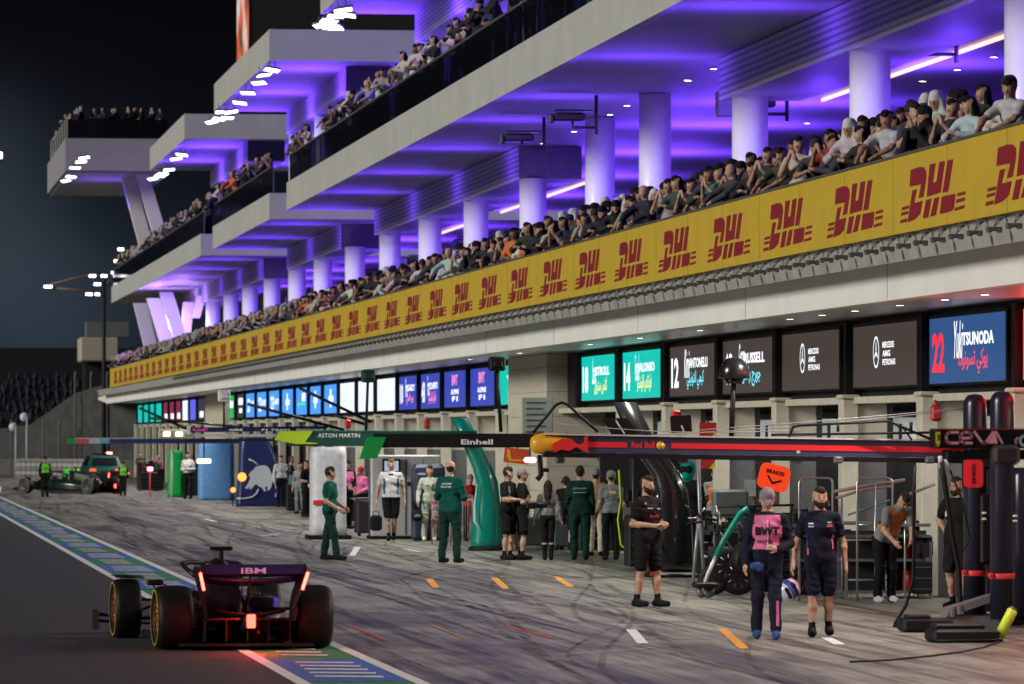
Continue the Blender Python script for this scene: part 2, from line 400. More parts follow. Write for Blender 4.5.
for px_, py_px, rad, colr in ((-60, 195, .034, (.036, .048, .058)), (40, 305, .026, (.026, .036, .044)), (0, 250, .055, (.007, .011, .017))):  # floodlight haze put into the sky colour as soft glows
    dv = PD(px_, py_px, 1000.0) - Vector((0, 0, HC)); dv.normalize()
    di = nt.nodes.new('ShaderNodeVectorMath'); di.operation = 'DISTANCE'; di.inputs[1].default_value = dv; nt.links.new(tc.outputs['Generated'], di.inputs[0])
    m_ = nt.nodes.new('ShaderNodeMapRange'); m_.interpolation_type = 'SMOOTHERSTEP'; m_.inputs['From Min'].default_value = 0; m_.inputs['From Max'].default_value = rad; m_.inputs['To Min'].default_value = 1; m_.inputs['To Max'].default_value = 0
    nt.links.new(di.outputs['Value'], m_.inputs['Value']); ad = nt.nodes.new('ShaderNodeMix'); ad.data_type = 'RGBA'; ad.blend_type = 'ADD'
    nt.links.new(m_.outputs[0], ad.inputs[0]); nt.links.new(last, ad.inputs[6]); ad.inputs[7].default_value = (*colr, 1); last = ad.outputs[2]
nt.links.new(last, bg.inputs['Color']); bg.inputs['Strength'].default_value = .46
def lamp(name, kind, loc, power, col, size=.1, sizey=None, rot=None, angle=None, blend=.5, spread=None):
    l = bpy.data.lights.new(name, kind); l.energy = power; l.color = col
    if kind == 'AREA':
        l.shape = 'RECTANGLE'; l.size = size; l.size_y = sizey or size
        if spread: l.spread = spread
    elif kind in ('POINT', 'SPOT'): l.shadow_soft_size = size
    if kind == 'SPOT': l.spot_size = angle; l.spot_blend = blend
    o = bpy.data.objects.new(name, l); COL.objects.link(o); o.location = loc
    if rot: o.rotation_euler = rot
    return o
sun = lamp('floodlight_key', 'SUN', (0, 0, 60), 2.15, (1.0, .96, .87)); sun.data.angle = R(16)
sun.rotation_euler = Vector((-.86, -.34, .32)).to_track_quat('Z', 'Y').to_euler()

# ================================================================ ground
def nodes_ground(name, base, var, marks, rough=.5, dark=(.02, .02, .02)):
    m = bpy.data.materials.new(name); m.use_nodes = True; MATS[name] = m; nt = m.node_tree; b = nt.nodes['Principled BSDF']
    L = nt.links.new; N = nt.nodes.new
    tc = N('ShaderNodeTexCoord'); mp = N('ShaderNodeMapping'); L(tc.outputs['Object'], mp.inputs[0])
    n1 = N('ShaderNodeTexNoise'); n1.inputs['Scale'].default_value = .35; n1.inputs['Detail'].default_value = 6; n1.inputs['Roughness'].default_value = .65; L(mp.outputs[0], n1.inputs[0])
    n2 = N('ShaderNodeTexNoise'); n2.inputs['Scale'].default_value = 14; n2.inputs['Detail'].default_value = 3; L(mp.outputs[0], n2.inputs[0])
    r1 = N('ShaderNodeMapRange'); L(n1.outputs[0], r1.inputs[0]); r1.inputs[1].default_value = .3; r1.inputs[2].default_value = .7; r1.inputs[3].default_value = 1 - var; r1.inputs[4].default_value = 1 + var
    r2 = N('ShaderNodeMapRange'); L(n2.outputs[0], r2.inputs[0]); r2.inputs[1].default_value = .3; r2.inputs[2].default_value = .7; r2.inputs[3].default_value = .82; r2.inputs[4].default_value = 1.18
    mu = N('ShaderNodeMath'); mu.operation = 'MULTIPLY'; L(r1.outputs[0], mu.inputs[0]); L(r2.outputs[0], mu.inputs[1])
    sc = N('ShaderNodeVectorMath'); sc.operation = 'SCALE'; sc.inputs[0].default_value = base; L(mu.outputs[0], sc.inputs['Scale'])
    last = sc.outputs[0]
    if marks:
        for seed, s, dist_, th, amt in ((41, (11, .28, 1), 3.0, .53, .60), (0, (2.2, .045, 1), 3.0, .51, .72), (7, (.9, .03, 1), 5.0, .53, .62), (19, (5.0, .09, 1), 2.2, .53, .70), (31, (.35, .10, 1), 2.0, .49, .45)):
            m2 = N('ShaderNodeMapping'); L(tc.outputs['Object'], m2.inputs[0]); m2.inputs['Scale'].default_value = s; m2.inputs['Location'].default_value = (seed, seed * 3, 0)
            m2.inputs['Rotation'].default_value = (0, 0, .05 * (seed % 3 - 1))
            nn = N('ShaderNodeTexNoise'); nn.inputs['Scale'].default_value = 1; nn.inputs['Detail'].default_value = 5; nn.inputs['Roughness'].default_value = .7; nn.inputs['Distortion'].default_value = dist_ * .06; L(m2.outputs[0], nn.inputs[0])
            rr = N('ShaderNodeMapRange'); L(nn.outputs[0], rr.inputs[0]); rr.inputs[1].default_value = th; rr.inputs[2].default_value = th + .10; rr.inputs[3].default_value = 0; rr.inputs[4].default_value = amt
            mx = N('ShaderNodeMix'); mx.data_type = 'RGBA'; L(rr.outputs[0], mx.inputs[0]); L(last, mx.inputs[6]); mx.inputs[7].default_value = (*dark, 1); last = mx.outputs[2]
    L(last, b.inputs['Base Color']); b.inputs['Roughness'].default_value = rough
    bp = N('ShaderNodeBump'); bp.inputs['Strength'].default_value = .25; bp.inputs['Distance'].default_value = .01; L(n2.outputs[0], bp.inputs['Height']); L(bp.outputs[0], b.inputs['Normal'])
    return m
def sheet(name, x0, x1, y0, y1, z, m):
    o = MB().add([(x0, y0, z), (x1, y0, z), (x1, y1, z), (x0, y1, z)], [(0, 1, 2, 3)]).build(name, m); return tag(o, kind='structure')
gm = nodes_ground('ground_sand', (.06, .055, .05), .2, False, .9)
am = nodes_ground('pit_apron_concrete', (.255, .247, .208), .36, True, .42)
rm = nodes_ground('fast_lane_asphalt', (.030, .030, .031), .15, False, .75)
sheet('ground', -600, 600, -60, 3000, -.012, gm)
X0, X1 = 4.2, 5.45
sheet('pit_lane_road', -14, X0, 10, 420, 0, rm)
sheet('pit_apron', X1, 26, 10, 420, 0, am)
pw = mat('road_paint_white', (.62, .62, .60), .6, var=.15, scale=6)
pg = mat('road_paint_green', (.030, .135, .050), .6, var=.2, scale=3); pb = mat('road_paint_blue', (.055, .12, .38), .6, var=.2, scale=3)
py_ = mat('road_paint_yellow', (.55, .40, .04), .6)
base = mat('strip_base_green', (.035, .19, .07), .6, var=.2, scale=3)
sheet('painted_strip', X0, X1, 10, 420, .001, base)
mb = MB(); Z = .006
def flat(mb, pts, z, mi=0): mb.add([(x, y, z) for x, y in pts], [tuple(range(len(pts)))], mi)
for x0, x1 in ((X0 - .02, X0 + .12), (X1 - .12, X1 + .02)): flat(mb, [(x0, 10), (x1, 10), (x1, 420), (x0, 420)], Z)
tag(mb.build('strip_edge_lines', pw), kind='structure')
mb = MB(); mw = MB(); y = G(300, 659.5).y; ys = y - 5.4 * 4; n = 0
y = ys
while y < 410:
    L_ = 5.4
    if n % 2 == 1: flat(mb, [(X0 + .12, y), (X1 - .12, y), (X1 - .12, y + L_), (X0 + .12, y + L_)], .005)
    for q in range(5):
        a = y + .75 + q * .85
        if n % 2: a0, a1 = X0 + .27 + .02 * q, X1 - .30
        else: a0, a1 = X0 + .35, X1 - .40
        flat(mw, [(a0, a + .25), (a1, a), (a1 + .02, a + .34), (a0 + .03, a + .52)], .009)
    y += L_; n += 1
tag(mb.build('strip_blue_blocks', pb), kind='structure')
tag(mw.build('strip_white_marks', pw), kind='structure')
# painted dashes on the apron
def dash(px0, py0, px1, py1, w_, m, name, z=.007):
    a = G(px0, py0); b = G(px1, py1); t = (b - a); nn = Vector((w_ / 2, 0, 0))
    tag(MB().add([(a - nn) + Vector((0, 0, z)), (a + nn) + Vector((0, 0, z)), (b + nn) + Vector((0, 0, z)), (b - nn) + Vector((0, 0, z))], [(0, 1, 2, 3)]).build(name, m), kind='structure')
orange = mat('road_paint_orange', (.60, .25, .03), .6); redp = mat('road_paint_red', (.45, .05, .05), .6)
for a in ((429, 579, 436, 588), (494, 578, 506, 589), (556, 577, 571, 587), (722, 629, 744, 649)): dash(*a, .12, orange, 'orange_dash')
for a in ((631, 630, 643, 644), (358, 547, 352, 556), (826, 638, 840, 645), (405, 549, 420, 552), (205, 519, 216, 522), (262, 536, 280, 534)): dash(*a, .13, pw, 'white_dash')
for a in ((352, 627, 386, 642), (507, 626, 552, 639)): dash(*a, .05, redp, 'red_line')
dash(433, 626, 468, 640, .03, orange, 'thin_orange_line')
for a, b in (((655, 648), (560, 655)), ((250, 525), (440, 552)), ((600, 575), (480, 572))): dash(*a, *b, .04, pw, 'thin_white_line')

# rubber laid down by cars swinging in and out of their boxes
def rubber():
    m = bpy.data.materials.new('tyre_rubber_mark'); m.use_nodes = True; nt = m.node_tree; b = nt.nodes['Principled BSDF']; b.inputs['Base Color'].default_value = (.018, .017, .017, 1); b.inputs['Roughness'].default_value = .5
    tc = nt.nodes.new('ShaderNodeTexCoord'); nz = nt.nodes.new('ShaderNodeTexNoise'); nz.inputs['Scale'].default_value = .9; nz.inputs['Detail'].default_value = 5; nt.links.new(tc.outputs['Object'], nz.inputs[0])
    mr = nt.nodes.new('ShaderNodeMapRange'); mr.inputs[1].default_value = .38; mr.inputs[2].default_value = .62; mr.inputs[3].default_value = .05; mr.inputs[4].default_value = .30; nt.links.new(nz.outputs[0], mr.inputs[0])
    t = nt.nodes.new('ShaderNodeBsdfTransparent'); x = nt.nodes.new('ShaderNodeMixShader'); nt.links.new(mr.outputs[0], x.inputs[0]); nt.links.new(t.outputs[0], x.inputs[1]); nt.links.new(b.outputs[0], x.inputs[2]); nt.links.new(x.outputs[0], nt.nodes['Material Output'].inputs[0])
    mb = MB(); rg_ = random.Random(5); k = 0
    for q in range(110):
        y0 = rg_.uniform(48, 215); L_ = rg_.uniform(14, 45); xa = rg_.uniform(5.6, 12); xb = xa + (rg_.uniform(-.8, 1.6) if q % 4 else rg_.uniform(2, 4.5)); sg = rg_.choice((1, 1, -1)); w_ = rg_.uniform(.018, .055); z = .0035 + .00002 * q
        for dx in (0, 1.6) if rg_.random() < .6 else (0,):
            vs = []
            for i in range(21):
                t_ = i / 20; e_ = t_ * t_ * (3 - 2 * t_); x_ = xa + (xb - xa) * (e_ if sg > 0 else 1 - e_) + dx; ww = w_ * min(1, 6 * t_, 6 * (1 - t_)) + .01
                vs += [(x_ - ww, y0 + L_ * t_, z + dx * .00001), (x_ + ww, y0 + L_ * t_, z + dx * .00001)]
            mb.add(vs, [(2 * i, 2 * i + 1, 2 * i + 3, 2 * i + 2) for i in range(20)])
    tag(mb.build('tyre_marks', m), kind='structure')
rubber()
# ================================================================ pit building
M_white = mat('white_cladding', (.80, .80, .76), .55, var=.05, scale=1.2)
M_slab = mat('grey_white_slab', (.46, .47, .45), .6, var=.07, scale=.8)
M_soff = mat('soffit_paint', (.36, .36, .37), .55, var=.04, scale=1)
M_cream = mat('cream_stone', (.50, .47, .38), .7, var=.10, scale=3, bump=.1)
M_cream2 = mat('beige_panel', (.40, .37, .29), .75, var=.08, scale=2)
M_dark = mat('dark_cladding', (.02, .02, .022), .6)
M_black = mat('black_housing', (.008, .008, .009), .5, var=0)
M_grey = mat('grey_metal', (.12, .12, .13), .5, metal=.3)
M_wpanel = mat('white_partition', (.52, .55, .55), .5, var=.05)
M_perf = mat('perforated_metal', (.10, .10, .11), .5, metal=.5, var=.5, scale=30)
M_glass = bpy.data.materials.new('railing_glass'); M_glass.use_nodes = True; MATS['railing_glass'] = M_glass
nt = M_glass.node_tree; tr = nt.nodes.new('ShaderNodeBsdfTransparent'); tr.inputs[0].default_value = (.38, .40, .44, 1); mx = nt.nodes.new('ShaderNodeMixShader')
b_ = nt.nodes['Principled BSDF']; b_.inputs['Base Color'].default_value = (.012, .014, .018, 1); b_.inputs['Roughness'].default_value = .08
mx.inputs[0].default_value = .45; nt.links.new(tr.outputs[0], mx.inputs[1]); nt.links.new(b_.outputs[0], mx.inputs[2]); nt.links.new(mx.outputs[0], nt.nodes['Material Output'].inputs[0])

def slat_mat(name, c0, c1, per):                       # horizontal slats on the bulkheads
    m = bpy.data.materials.new(name); m.use_nodes = True; MATS[name] = m; nt = m.node_tree; b = nt.nodes['Principled BSDF']
    tc = nt.nodes.new('ShaderNodeTexCoord'); wv = nt.nodes.new('ShaderNodeTexWave'); wv.bands_direction = 'Z'; wv.inputs['Scale'].default_value = per
    nt.links.new(tc.outputs['Object'], wv.inputs[0]); cr = nt.nodes.new('ShaderNodeValToRGB'); cr.color_ramp.elements[0].color = (*c0, 1); cr.color_ramp.elements[1].color = (*c1, 1)
    cr.color_ramp.elements[0].position = .25; cr.color_ramp.elements[1].position = .5
    nt.links.new(wv.outputs[0], cr.inputs[0]); nt.links.new(cr.outputs[0], b.inputs['Base Color']); b.inputs['Roughness'].default_value = .5
    return m
M_slat = slat_mat('slatted_bulkhead', (.28, .28, .30), (.62, .62, .64), 2.4)
PB = empty('pit_building', (16, 40, 0)); tag(PB, 'long white pit building with stepped terraces, purple lit ceilings and round columns', 'building')
PBi = Matrix.Translation((-16, -40, 0))
def part(mb, name, m):
    mb.v = [(x - 16, y - 40, z) for x, y, z in mb.v]; return mb.build(name, m, PB)
Y0 = 38.0; YE = YX(14.0, 106)
def Yd(X, d): return (d - X * SA) / CA
XB, XFa, XT, XC, XK, XW = 13.4, 14.0, 14.6, 18.0, 17.6, 16.0
# canopy and balcony floor
part(MB().box(XFa, XFa + .18, Y0, YE, 4.26, 4.77), 'canopy_fascia', M_white)
for k in range(24):
    y_ = Y0 + 12 + k * 12.2
    if y_ < YE - 3: part(MB().box(XFa - .004, XFa, y_, y_ + .03, 4.28, 4.76), 'fascia_joint', mat('joint_grey', (.25, .25, .24), .8))
part(MB().box(XFa + .18, XW + .25, Y0, YE, 4.30, 4.42), 'canopy_soffit', mat('canopy_soffit_grey', (.50, .50, .50), .3, var=.06))
part(MB().loft([[(XB + .09, y, 5.03), (XB + .20, y, 4.70), (XFa + .01, y, 4.765), (XFa + .01, y, 4.79), (XB + .12, y, 5.03)] for y in (Y0, YE)], smooth=False), 'sloped_fascia', mat('sloped_grey', (.33, .33, .31), .7, var=.15, scale=2))
part(MB().box(XFa - .03, 26, Y0, YE, 4.80, 4.86), 'balcony_floor', mat('floor_grey', (.12,.12,.12), .8))
# tapered canopy tip beyond the far end
part(MB().loft([[(XFa, YE, 4.30), (XFa, YE, 4.74), (XW, YE, 4.74), (XW, YE, 4.30)], [(XFa + .2, YE + 16, 4.62), (XFa + .2, YE + 16, 4.72), (XW, YE + 16, 4.72), (XW, YE + 16, 4.62)]], smooth=False), 'canopy_tip', M_white)
# facade
part(MB().box(XW + .08, XW + .5, Y0, YE, 3.03, 4.299), 'screen_wall', M_dark)
part(MB().box(XW - .12, XW + .35, Y0, YE, 2.92, 3.028), 'lintel_beam', M_cream)
part(MB().box(26, 26.4, Y0, YE, 5.2, 15.9), 'balcony_back_wall', mat('back_wall_grey', (.05, .05, .055), .4))
part(MB().box(24.5, 25, Y0, YE, 0, 5.0), 'garage_back_wall', mat('garage_back', (.16, .16, .17), .6))
part(MB().box(XW + .5, 25, Y0, YE, 3.0, 3.2), 'garage_ceiling', M_dark)
us = [1.0e-3 + n * 7.4e-5 for n in range(-8, 5)] + [1.543e-3 + n * 7.3e-5 for n in range(0, 29)]
for i, u in enumerate(us):
    y_ = Yd(XW, u * F * XW / CA)
    if y_ < Y0 + 1: continue
    o = part(MB().bbox((XW - .17, y_ + .2, 1.50), (.26, .42, 3.0), b=.02).bbox((XW - .17, y_ + .2, 3.03), (.32, .50, .07), b=.02), 'garage_pillar', M_cream)
    part(MB().box(XW - .03, XW + .44, y_ + .05, y_ + .40, 2.02, 2.918), 'door_jamb', M_cream2); part(MB().box(XW - .03, XW + .44, y_ + .06, y_ + .39, 0, 2.018), 'jamb_shaded_foot', mat('jamb_shade_grey', (.085, .085, .088), .5))  # lower jamb coloured dark grey for the shade at the garage front
    part(MB().box(XW + .44, XW + .53, y_ + .02, y_ + .40, 0, 2.915), 'door_rail', M_black)
    if dist(XW, y_) < 190: lamp('garage_fill_light', 'AREA', (17.0, y_ - 2.2, 2.96), 75, (1, .97, .92), .3, 2.5, rot=(0, 0, 0))  # unseen lamp added in each bay to brighten the white partition
    part(MB().box(XW + .53, 24.4, y_ + .08, y_ + .36, 2.02, 2.70).box(XW + .53, 24.4, y_ + .09, y_ + .35, 0, 2.018, 1).box(XW + .64, XW + .68, y_ + .03, y_ + .08, 2.35, 2.6, 1), 'garage_partition', [M_wpanel, M_black])  # lower part of the white partition coloured black as garage shade
for z in (.75, 1.5, 2.25):
    part(MB().box(XW - .303, XW - .30, Y0, Y0 + 1, z, z + .01), 'pillar_joint', M_dark)
# solid stone wall between two screen runs, with joints
Yw0, Yw1 = Yd(15.6, 126), Yd(15.6, 133.5)
mw = MB()
for k in range(8):
    z0, z1 = .57 * k, min(.57 * k + .562, 4.29)
    mw.box(15.6, 16.95, Yw0, Yw1, z0, z1, 0)
mw.box(15.63, 16.9, Yw0 + .02, Yw1, 0, 4.28, 1)
part(mw, 'stone_wall', [M_cream, M_dark])
Yx0 = YX(15.7, 205); part(MB().box(15.7, 16.3, Yx0 - 14, Yx0, 0, 4.28), 'stone_wall', M_cream)
# upper slabs
segA = (Y0, Yd(XT, 190)); segB = (Yd(XT, 198), Yd(XT, 230)); segC = (Yd(XT, 238), Yd(XT, 323))
for a, b in (segA, segB, segC):
    part(MB().box(XT, XT + .2, a, b, 10.2, 11.15), 'terrace_fascia', M_slab)
    part(MB().box(XT + .2, 26, a + .002, b - .002, 10.22, 11.1), 'terrace_slab', M_soff)
    part(MB().box(XT + .2, 26, a - .004, a + .2, 10.215, 11.145), 'terrace_end', M_slab)
roofs = ((Y0, Yd(XT, 176)), (Yd(XT, 198), Yd(XT, 229)), (Yd(XT, 250), Yd(XT, 280)))
for a, b in roofs:
    part(MB().box(XT, XT + .2, a, b, 15.9, 17.05), 'roof_fascia', M_slab)
    part(MB().box(XT + .2, 26, a, b - .002, 15.92, 17.0), 'roof_slab', M_soff)
    if a > Y0: part(MB().box(XT + .2, 26, a - .004, a + .2, 15.915, 17.045), 'roof_end', M_slab)
# bulkheads under the ceilings
for a, b, z0, z1 in ((Y0, YX(XK, 719), 9.33, 10.2), (YX(XK, 519), Yd(XK, 190), 9.33, 10.2), (Yd(XK, 203), Yd(XK, 229), 9.33, 10.2), (Yd(XK, 242), Yd(XK, 320), 9.33, 10.2),
                     (Y0, Yd(XK, 176), 15.0, 15.9), (Yd(XK, 201), Yd(XK, 229), 15.0, 15.9), (Yd(XK, 252), Yd(XK, 279), 15.0, 15.9)):
    part(MB().box(XK, XK + .05, a, b, z0, z1), 'bulkhead_side', M_slat)
    part(MB().box(XK + .05, 19.3, a + .05, b, z0, z1).box(XK, 19.3, a - .03, a, z0 + .003, z1, 1), 'bulkhead', [M_soff, M_perf])
# columns
colpx = [1028, 870, 750, 655, 600, 533, 476, 430, 390, 355, 323, 297, 272, 250, 231, 213]
ycols = [YX(XC, p) for p in colpx] + [YX(XC, 1028) - 13.3 * k for k in (1, 2)]
M_col = mat('column_paint', (.72, .72, .72), .35, var=.03)
for y_ in ycols:
    top = 10.2 if y_ in (YX(XC, 655), YX(XC, 600)) else 9.34
    part(MB().lathe([(.37, 4.86), (.37, top)], 28, M=Matrix.Translation((XC, y_, 0))), 'column', M_col)
for y_ in ycols:
    if any(a <= y_ + 1 and y_ <= b for a, b in roofs): part(MB().lathe([(.34, 11.1), (.34, 15.02)], 24, M=Matrix.Translation((XC, y_, 0))), 'upper_column', M_col)
# inner walls and counters at the back of the balcony
for k, px in enumerate((905, 455)):
    y_ = YX(22, px)
    part(MB().box(22.6, 25.9, y_, y_ + .3, 4.87, 9.0), 'inner_wall', mat('inner_grey',(.2,.2,.21),.6))
for a_, b_2 in ((YX(22, 1150), YX(22, 821)), (YX(22, 586), YX(22, 500)), (YX(22, 470), YX(22, 440))): part(MB().box(22.0, 22.07, a_, b_2, 10.12, 10.19), 'ceiling_light_strip', emat('warm_strip', (1.0, .55, .45), 1.5))
part(MB().box(24.0, 24.1, Y0, YE, 5.2, 8.7), 'rear_glazing', mat('rear_glass', (.01, .01, .014), .1))
# leaning fins at the far end
M_fin = mat('fin_paint', (.72, .70, .72), .5, var=.03)
def fin(p0, p1, wpx, d, th=1.2):
    s = d / F; a = PD(*p0, d); b = PD(*p1, d); wv = Vector((wpx * s, 0, 0)); tv = Vector((0, th, 0))
    mb = MB(); vs = [a, a + wv, a + wv + tv, a + tv, b, b + wv, b + wv + tv, b + tv]
    mb.add(vs, [(0, 1, 2, 3), (7, 6, 5, 4), (0, 4, 5, 1), (1, 5, 6, 2), (2, 6, 7, 3), (3, 7, 4, 0)]); part(mb, 'leaning_fin', M_fin)
for t, bt, d in (((134, 303), (146, 352), 302), ((147, 298), (163, 352), 295), ((160, 292), (178, 352), 288)): fin(t, bt, 13, d)
fin((184, 302), (180, 345), 10, 292); fin((197, 296), (191, 318), 9, 286)
for t, bt, d in (((119, 166), (140, 246), 296), ((131, 158), (153, 232), 292)): fin(t, bt, 13, d)
# far observation deck
part(MB().box(10.7, 16.2, Yd(10.7, 290), Yd(10.7, 318), 16.4, 18.1), 'observation_deck', mat('deck_cladding', (.30, .30, .32), .6))
part(MB().box(10.9, 16.2, Yd(10.7, 290) + .3, Yd(10.7, 318), 16.3, 16.39), 'deck_soffit', M_soff)
# lift tower carrying a screen
ty0, ty1 = Yd(15.2, 215), Yd(15.2, 222.5)
part(MB().box(15.2, 23.5, ty0, ty1, 17.05, 30), 'tower', M_dark)
vs_ = bpy.data.materials.new('video_picture'); vs_.use_nodes = True; MATS['video_picture'] = vs_; nt = vs_.node_tree; b = nt.nodes['Principled BSDF']
tc = nt.nodes.new('ShaderNodeTexCoord'); nz = nt.nodes.new('ShaderNodeTexNoise'); nz.inputs['Scale'].default_value = .55; nz.inputs['Detail'].default_value = 2; nt.links.new(tc.outputs['Object'], nz.inputs[0])
cr = nt.nodes.new('ShaderNodeValToRGB'); ee = cr.color_ramp.elements; ee[0].position = .36; ee[0].color = (.05, .09, .03, 1); ee[1].position = .62; ee[1].color = (.65, .60, .58, 1)
q = ee.new(.45); q.color = (.60, .07, .03, 1); q = ee.new(.53); q.color = (.75, .22, .10, 1)
nt.links.new(nz.outputs[0], cr.inputs[0]); nt.links.new(cr.outputs[0], b.inputs['Emission Color']); b.inputs['Emission Strength'].default_value = .8; b.inputs['Base Color'].default_value = (.01, .01, .01, 1)
o = MB().box(0, .12, 0, 7.2, 0, 12, 0).box(-.004, 0, .15, 7.05, .15, 11.9, 1).build('led_screen', [M_black, vs_], loc=(15.07, ty0 + .1, 17.1))
tag(o, 'tall narrow video screen showing red and orange footage on the dark tower above the roofs', 'screen')

# purple lighting of the ceilings: LED bars below each column head
PUR = (.15, .042, 1.0)
for k, y_ in enumerate(ycols):
    if y_ < 60: continue
    big = y_ in (YX(XC, 655), YX(XC, 600))
    lamp('led_uplight', 'AREA', (15.9, y_ + 1.5, 9.0), 70, PUR, 2.0, 1.2, rot=(R(180), 0, 0))
    lamp('led_uplight', 'AREA', (21.5, y_ + 3.0, 8.4), 480, PUR, 3.5, 2.0, rot=(R(180), 0, 0))
    lamp('led_uplight', 'POINT', (19.2, y_ - 2.0, 8.4), 90, PUR, .25)
    lamp('column_fill_light', 'SPOT', (16.5, y_ - 4.2, 7.2), 420, (.40, .26, 1.0), .08, rot=(R(97), 0, R(-20)), angle=R(62), blend=.6)  # lamp added in mid-air to brighten the column, no fixture stands there
    if any(a <= y_ <= b for a, b in roofs):
        lamp('led_uplight', 'AREA', (16.3, y_ + 1.0, 14.0), 340, PUR, 2.4, 2.0, rot=(R(180), 0, 0))
        lamp('led_uplight', 'AREA', (21.0, y_ + 3, 13.6), 420, PUR, 3.5, 2.5, rot=(R(180), 0, 0))
        lamp('led_uplight', 'POINT', (17.0, y_ - 3, 13.3), 60, PUR, .25)
for px, py, d, p in ((150, 330, 296, 700), (175, 330, 288, 600), (132, 215, 292, 120)):
    v = PD(px, py, d); v.y -= 5; lamp('led_uplight', 'POINT', v, p, (.45, .25, 1.0), .3)
lamp('led_uplight', 'AREA', (14.2, Yd(10.7, 290) + 8, 14.6), 110, (.25, .10, 1), 4, 4, rot=(R(180), 0, 0))

# ================================================================ banner with its emblems
BY0, BY1 = Y0 + 4, YX(XB, 110)
BAN = empty('balcony_banner', (XB, BY0, 5.03)); tag(BAN, 'long yellow banner with red three letter logos along the front of the lower balcony', 'banner')
yel = mat('banner_yellow', (.54, .37, .035), .6, var=.05, scale=1.5); red = mat('banner_red', (.23, .012, .025), .6, var=0)
mb = MB().box(0, .07, 0, BY1 - BY0, .0, 1.0)
for k in range(1, int((BY1 - BY0) / 3.6)): mb.box(-.003, 0, k * 3.6, k * 3.6 + .025, .01, .99, 1)
mb.build('banner_panel', [yel, mat('banner_seam', (.30, .22, .03), .7, var=0)], BAN)
MB().box(-.02, .09, 0, BY1 - BY0, 1.0, 1.03).build('top_rail', M_grey, BAN)
L0 = dict(
 a=[(500,165),(540,152),(560,153),(572,168),(574,200),(560,290),(537,296),(550,232),(494,242)], b=[(508,260),(530,254),(515,318),(556,308),(545,368),(520,393),(484,407)],
 c=[(590,142),(617,137),(604,226),(621,222),(634,133),(659,128),(640,272),(576,290)], d=[(573,305),(598,299),(582,385),(557,390)], e=[(612,297),(634,292),(618,375),(592,382)],
 f=[(672,127),(696,122),(674,268),(648,273)], g=[(645,291),(706,279),(700,345),(690,358),(636,371)],
 h=[(458,337),(492,329),(490,343),(456,351)], i=[(455,362),(488,354),(486,368),(452,377)], j=[(451,396),(482,388),(480,404),(448,412)],
 k=[(716,277),(751,269),(749,283),(714,291)], l=[(711,306),(749,297),(747,312),(709,321)], m=[(706,343),(747,331),(745,346),(702,357)])
def uv(x, y):
    u = (x - 448) / 302; yb = 412 - .19 * (x - 448); yt = 176 - .22 * (x - 448); return u, (yb - y) / (yb - yt)
proto = None; nl = 0; logoY = []
for n in range(-2, 44):
    u = 9.337e-4 + n * 7.3e-5; yc = Yd(XB, u * F * XB / CA)
    if yc > BY1 - 2 or yc < BY0 + 3: continue
    logoY.append(yc)
    if proto is None:
        mb = MB()
        for poly in L0.values():
            pts = [uv(*p) for p in poly]
            mb.prism(pts, lambda a, b: (-.006, 2.12 - a * 4.24, .13 + b * .66), lambda a, b: (.0, 2.12 - a * 4.24, .13 + b * .66))
        proto = mb.build('logo', red, BAN); o = proto
    else: o = proto.copy(); COL.objects.link(o); o.parent = BAN
    o.location = (0, yc - BY0, 0)
# lamps hung below the banner
fl = empty('balcony_floodlight', (0, 0, 0), scale=.72); tag(fl, 'small bracketed floodlight below the yellow banner, one of a long even row', 'floodlight', 'floodlights in a row below the yellow banner')
lm = emat('lamp_lens', (1, .96, .88), 1.2)
MB().tube([(.14, 0, 0), (.0, 0, -.07), (-.02, 0, -.17)], .016, 6).box(.0, .2, -.05, .05, -.012, .004).tube([(.12, 0, -.02), (-.02, 0, -.15)], .012, 6).build('bracket', mat('bracket_grey', (.16, .16, .16), .5), fl)
MB().bbox((-.03, 0, -.20), (.26, .12, .07), b=.012).bbox((.06, .0, -.235), (.07, .14, .05), b=.01).bbox((-.11, .0, -.235), (.07, .14, .05), b=.01).build('lamp_head', mat('lamp_grey', (.07, .07, .07), .5), fl)
flx = YX(XB, 942); k = -9; first = True
while True:
    y_ = flx + 1.14 * k; k += 1
    if y_ > YX(XB, 175): break
    if first: o = fl; first = False
    else: o = copy_tree(fl)
    o.location = (XB - .03, y_, 5.0)
# the row's light on the fascia and the pit lane
for k in range(68):
    y_ = 44 + k * 4.0
    lamp('balcony_floodlight_beam', 'SPOT', (13.22, y_, 4.71), 680, (1, .95, .86), .06, rot=(0, R(38), 0), angle=R(104), blend=.7)

# ================================================================ screens
def spanY(X, p0, p1): return YX(X, p1), YX(X, p0)          # near, far
AR = {'tsu': 'ﺍﺩﻮﻧﻮﺴﺗ ﻲﻛﻮﻳ', 'ant': 'ﻲﻠﻴﻧﻮﺘﻧﺍ ﻲﻤﻴﻛ', 'rus': 'ﻞﺳﺍﺭ ﺝﺭﻮﺟ', 'alo': 'ﻮﺴﻧﻮﻟﺍ ﻭﺪﻧﺎﻧﺮﻓ', 'str': 'ﻝﻭﺮﺘﺳ ﺲﻧﻻ', 'gas': 'ﻲﻠﺳﺎﻏ ﺮﻴﻴﺑ', 'col': 'ﻮﺘﻨﻴﺑﻻﻮﻛ ﻮﻜﻧﺍﺮﻓ'}
SC_C = dict(navy=(.024, .078, .22), merc=(.052, .039, .034), teal=(.0, .52, .43), blue=(.035, .06, .42), white=(.85, .92, 1.0), lblue=(.07, .33, .95), green=(.0, .42, .10), dk=(.03, .035, .05), redd=(.8, .02, .02), pinkd=(.20, .02, .07), purp=(.12, .12, .75))
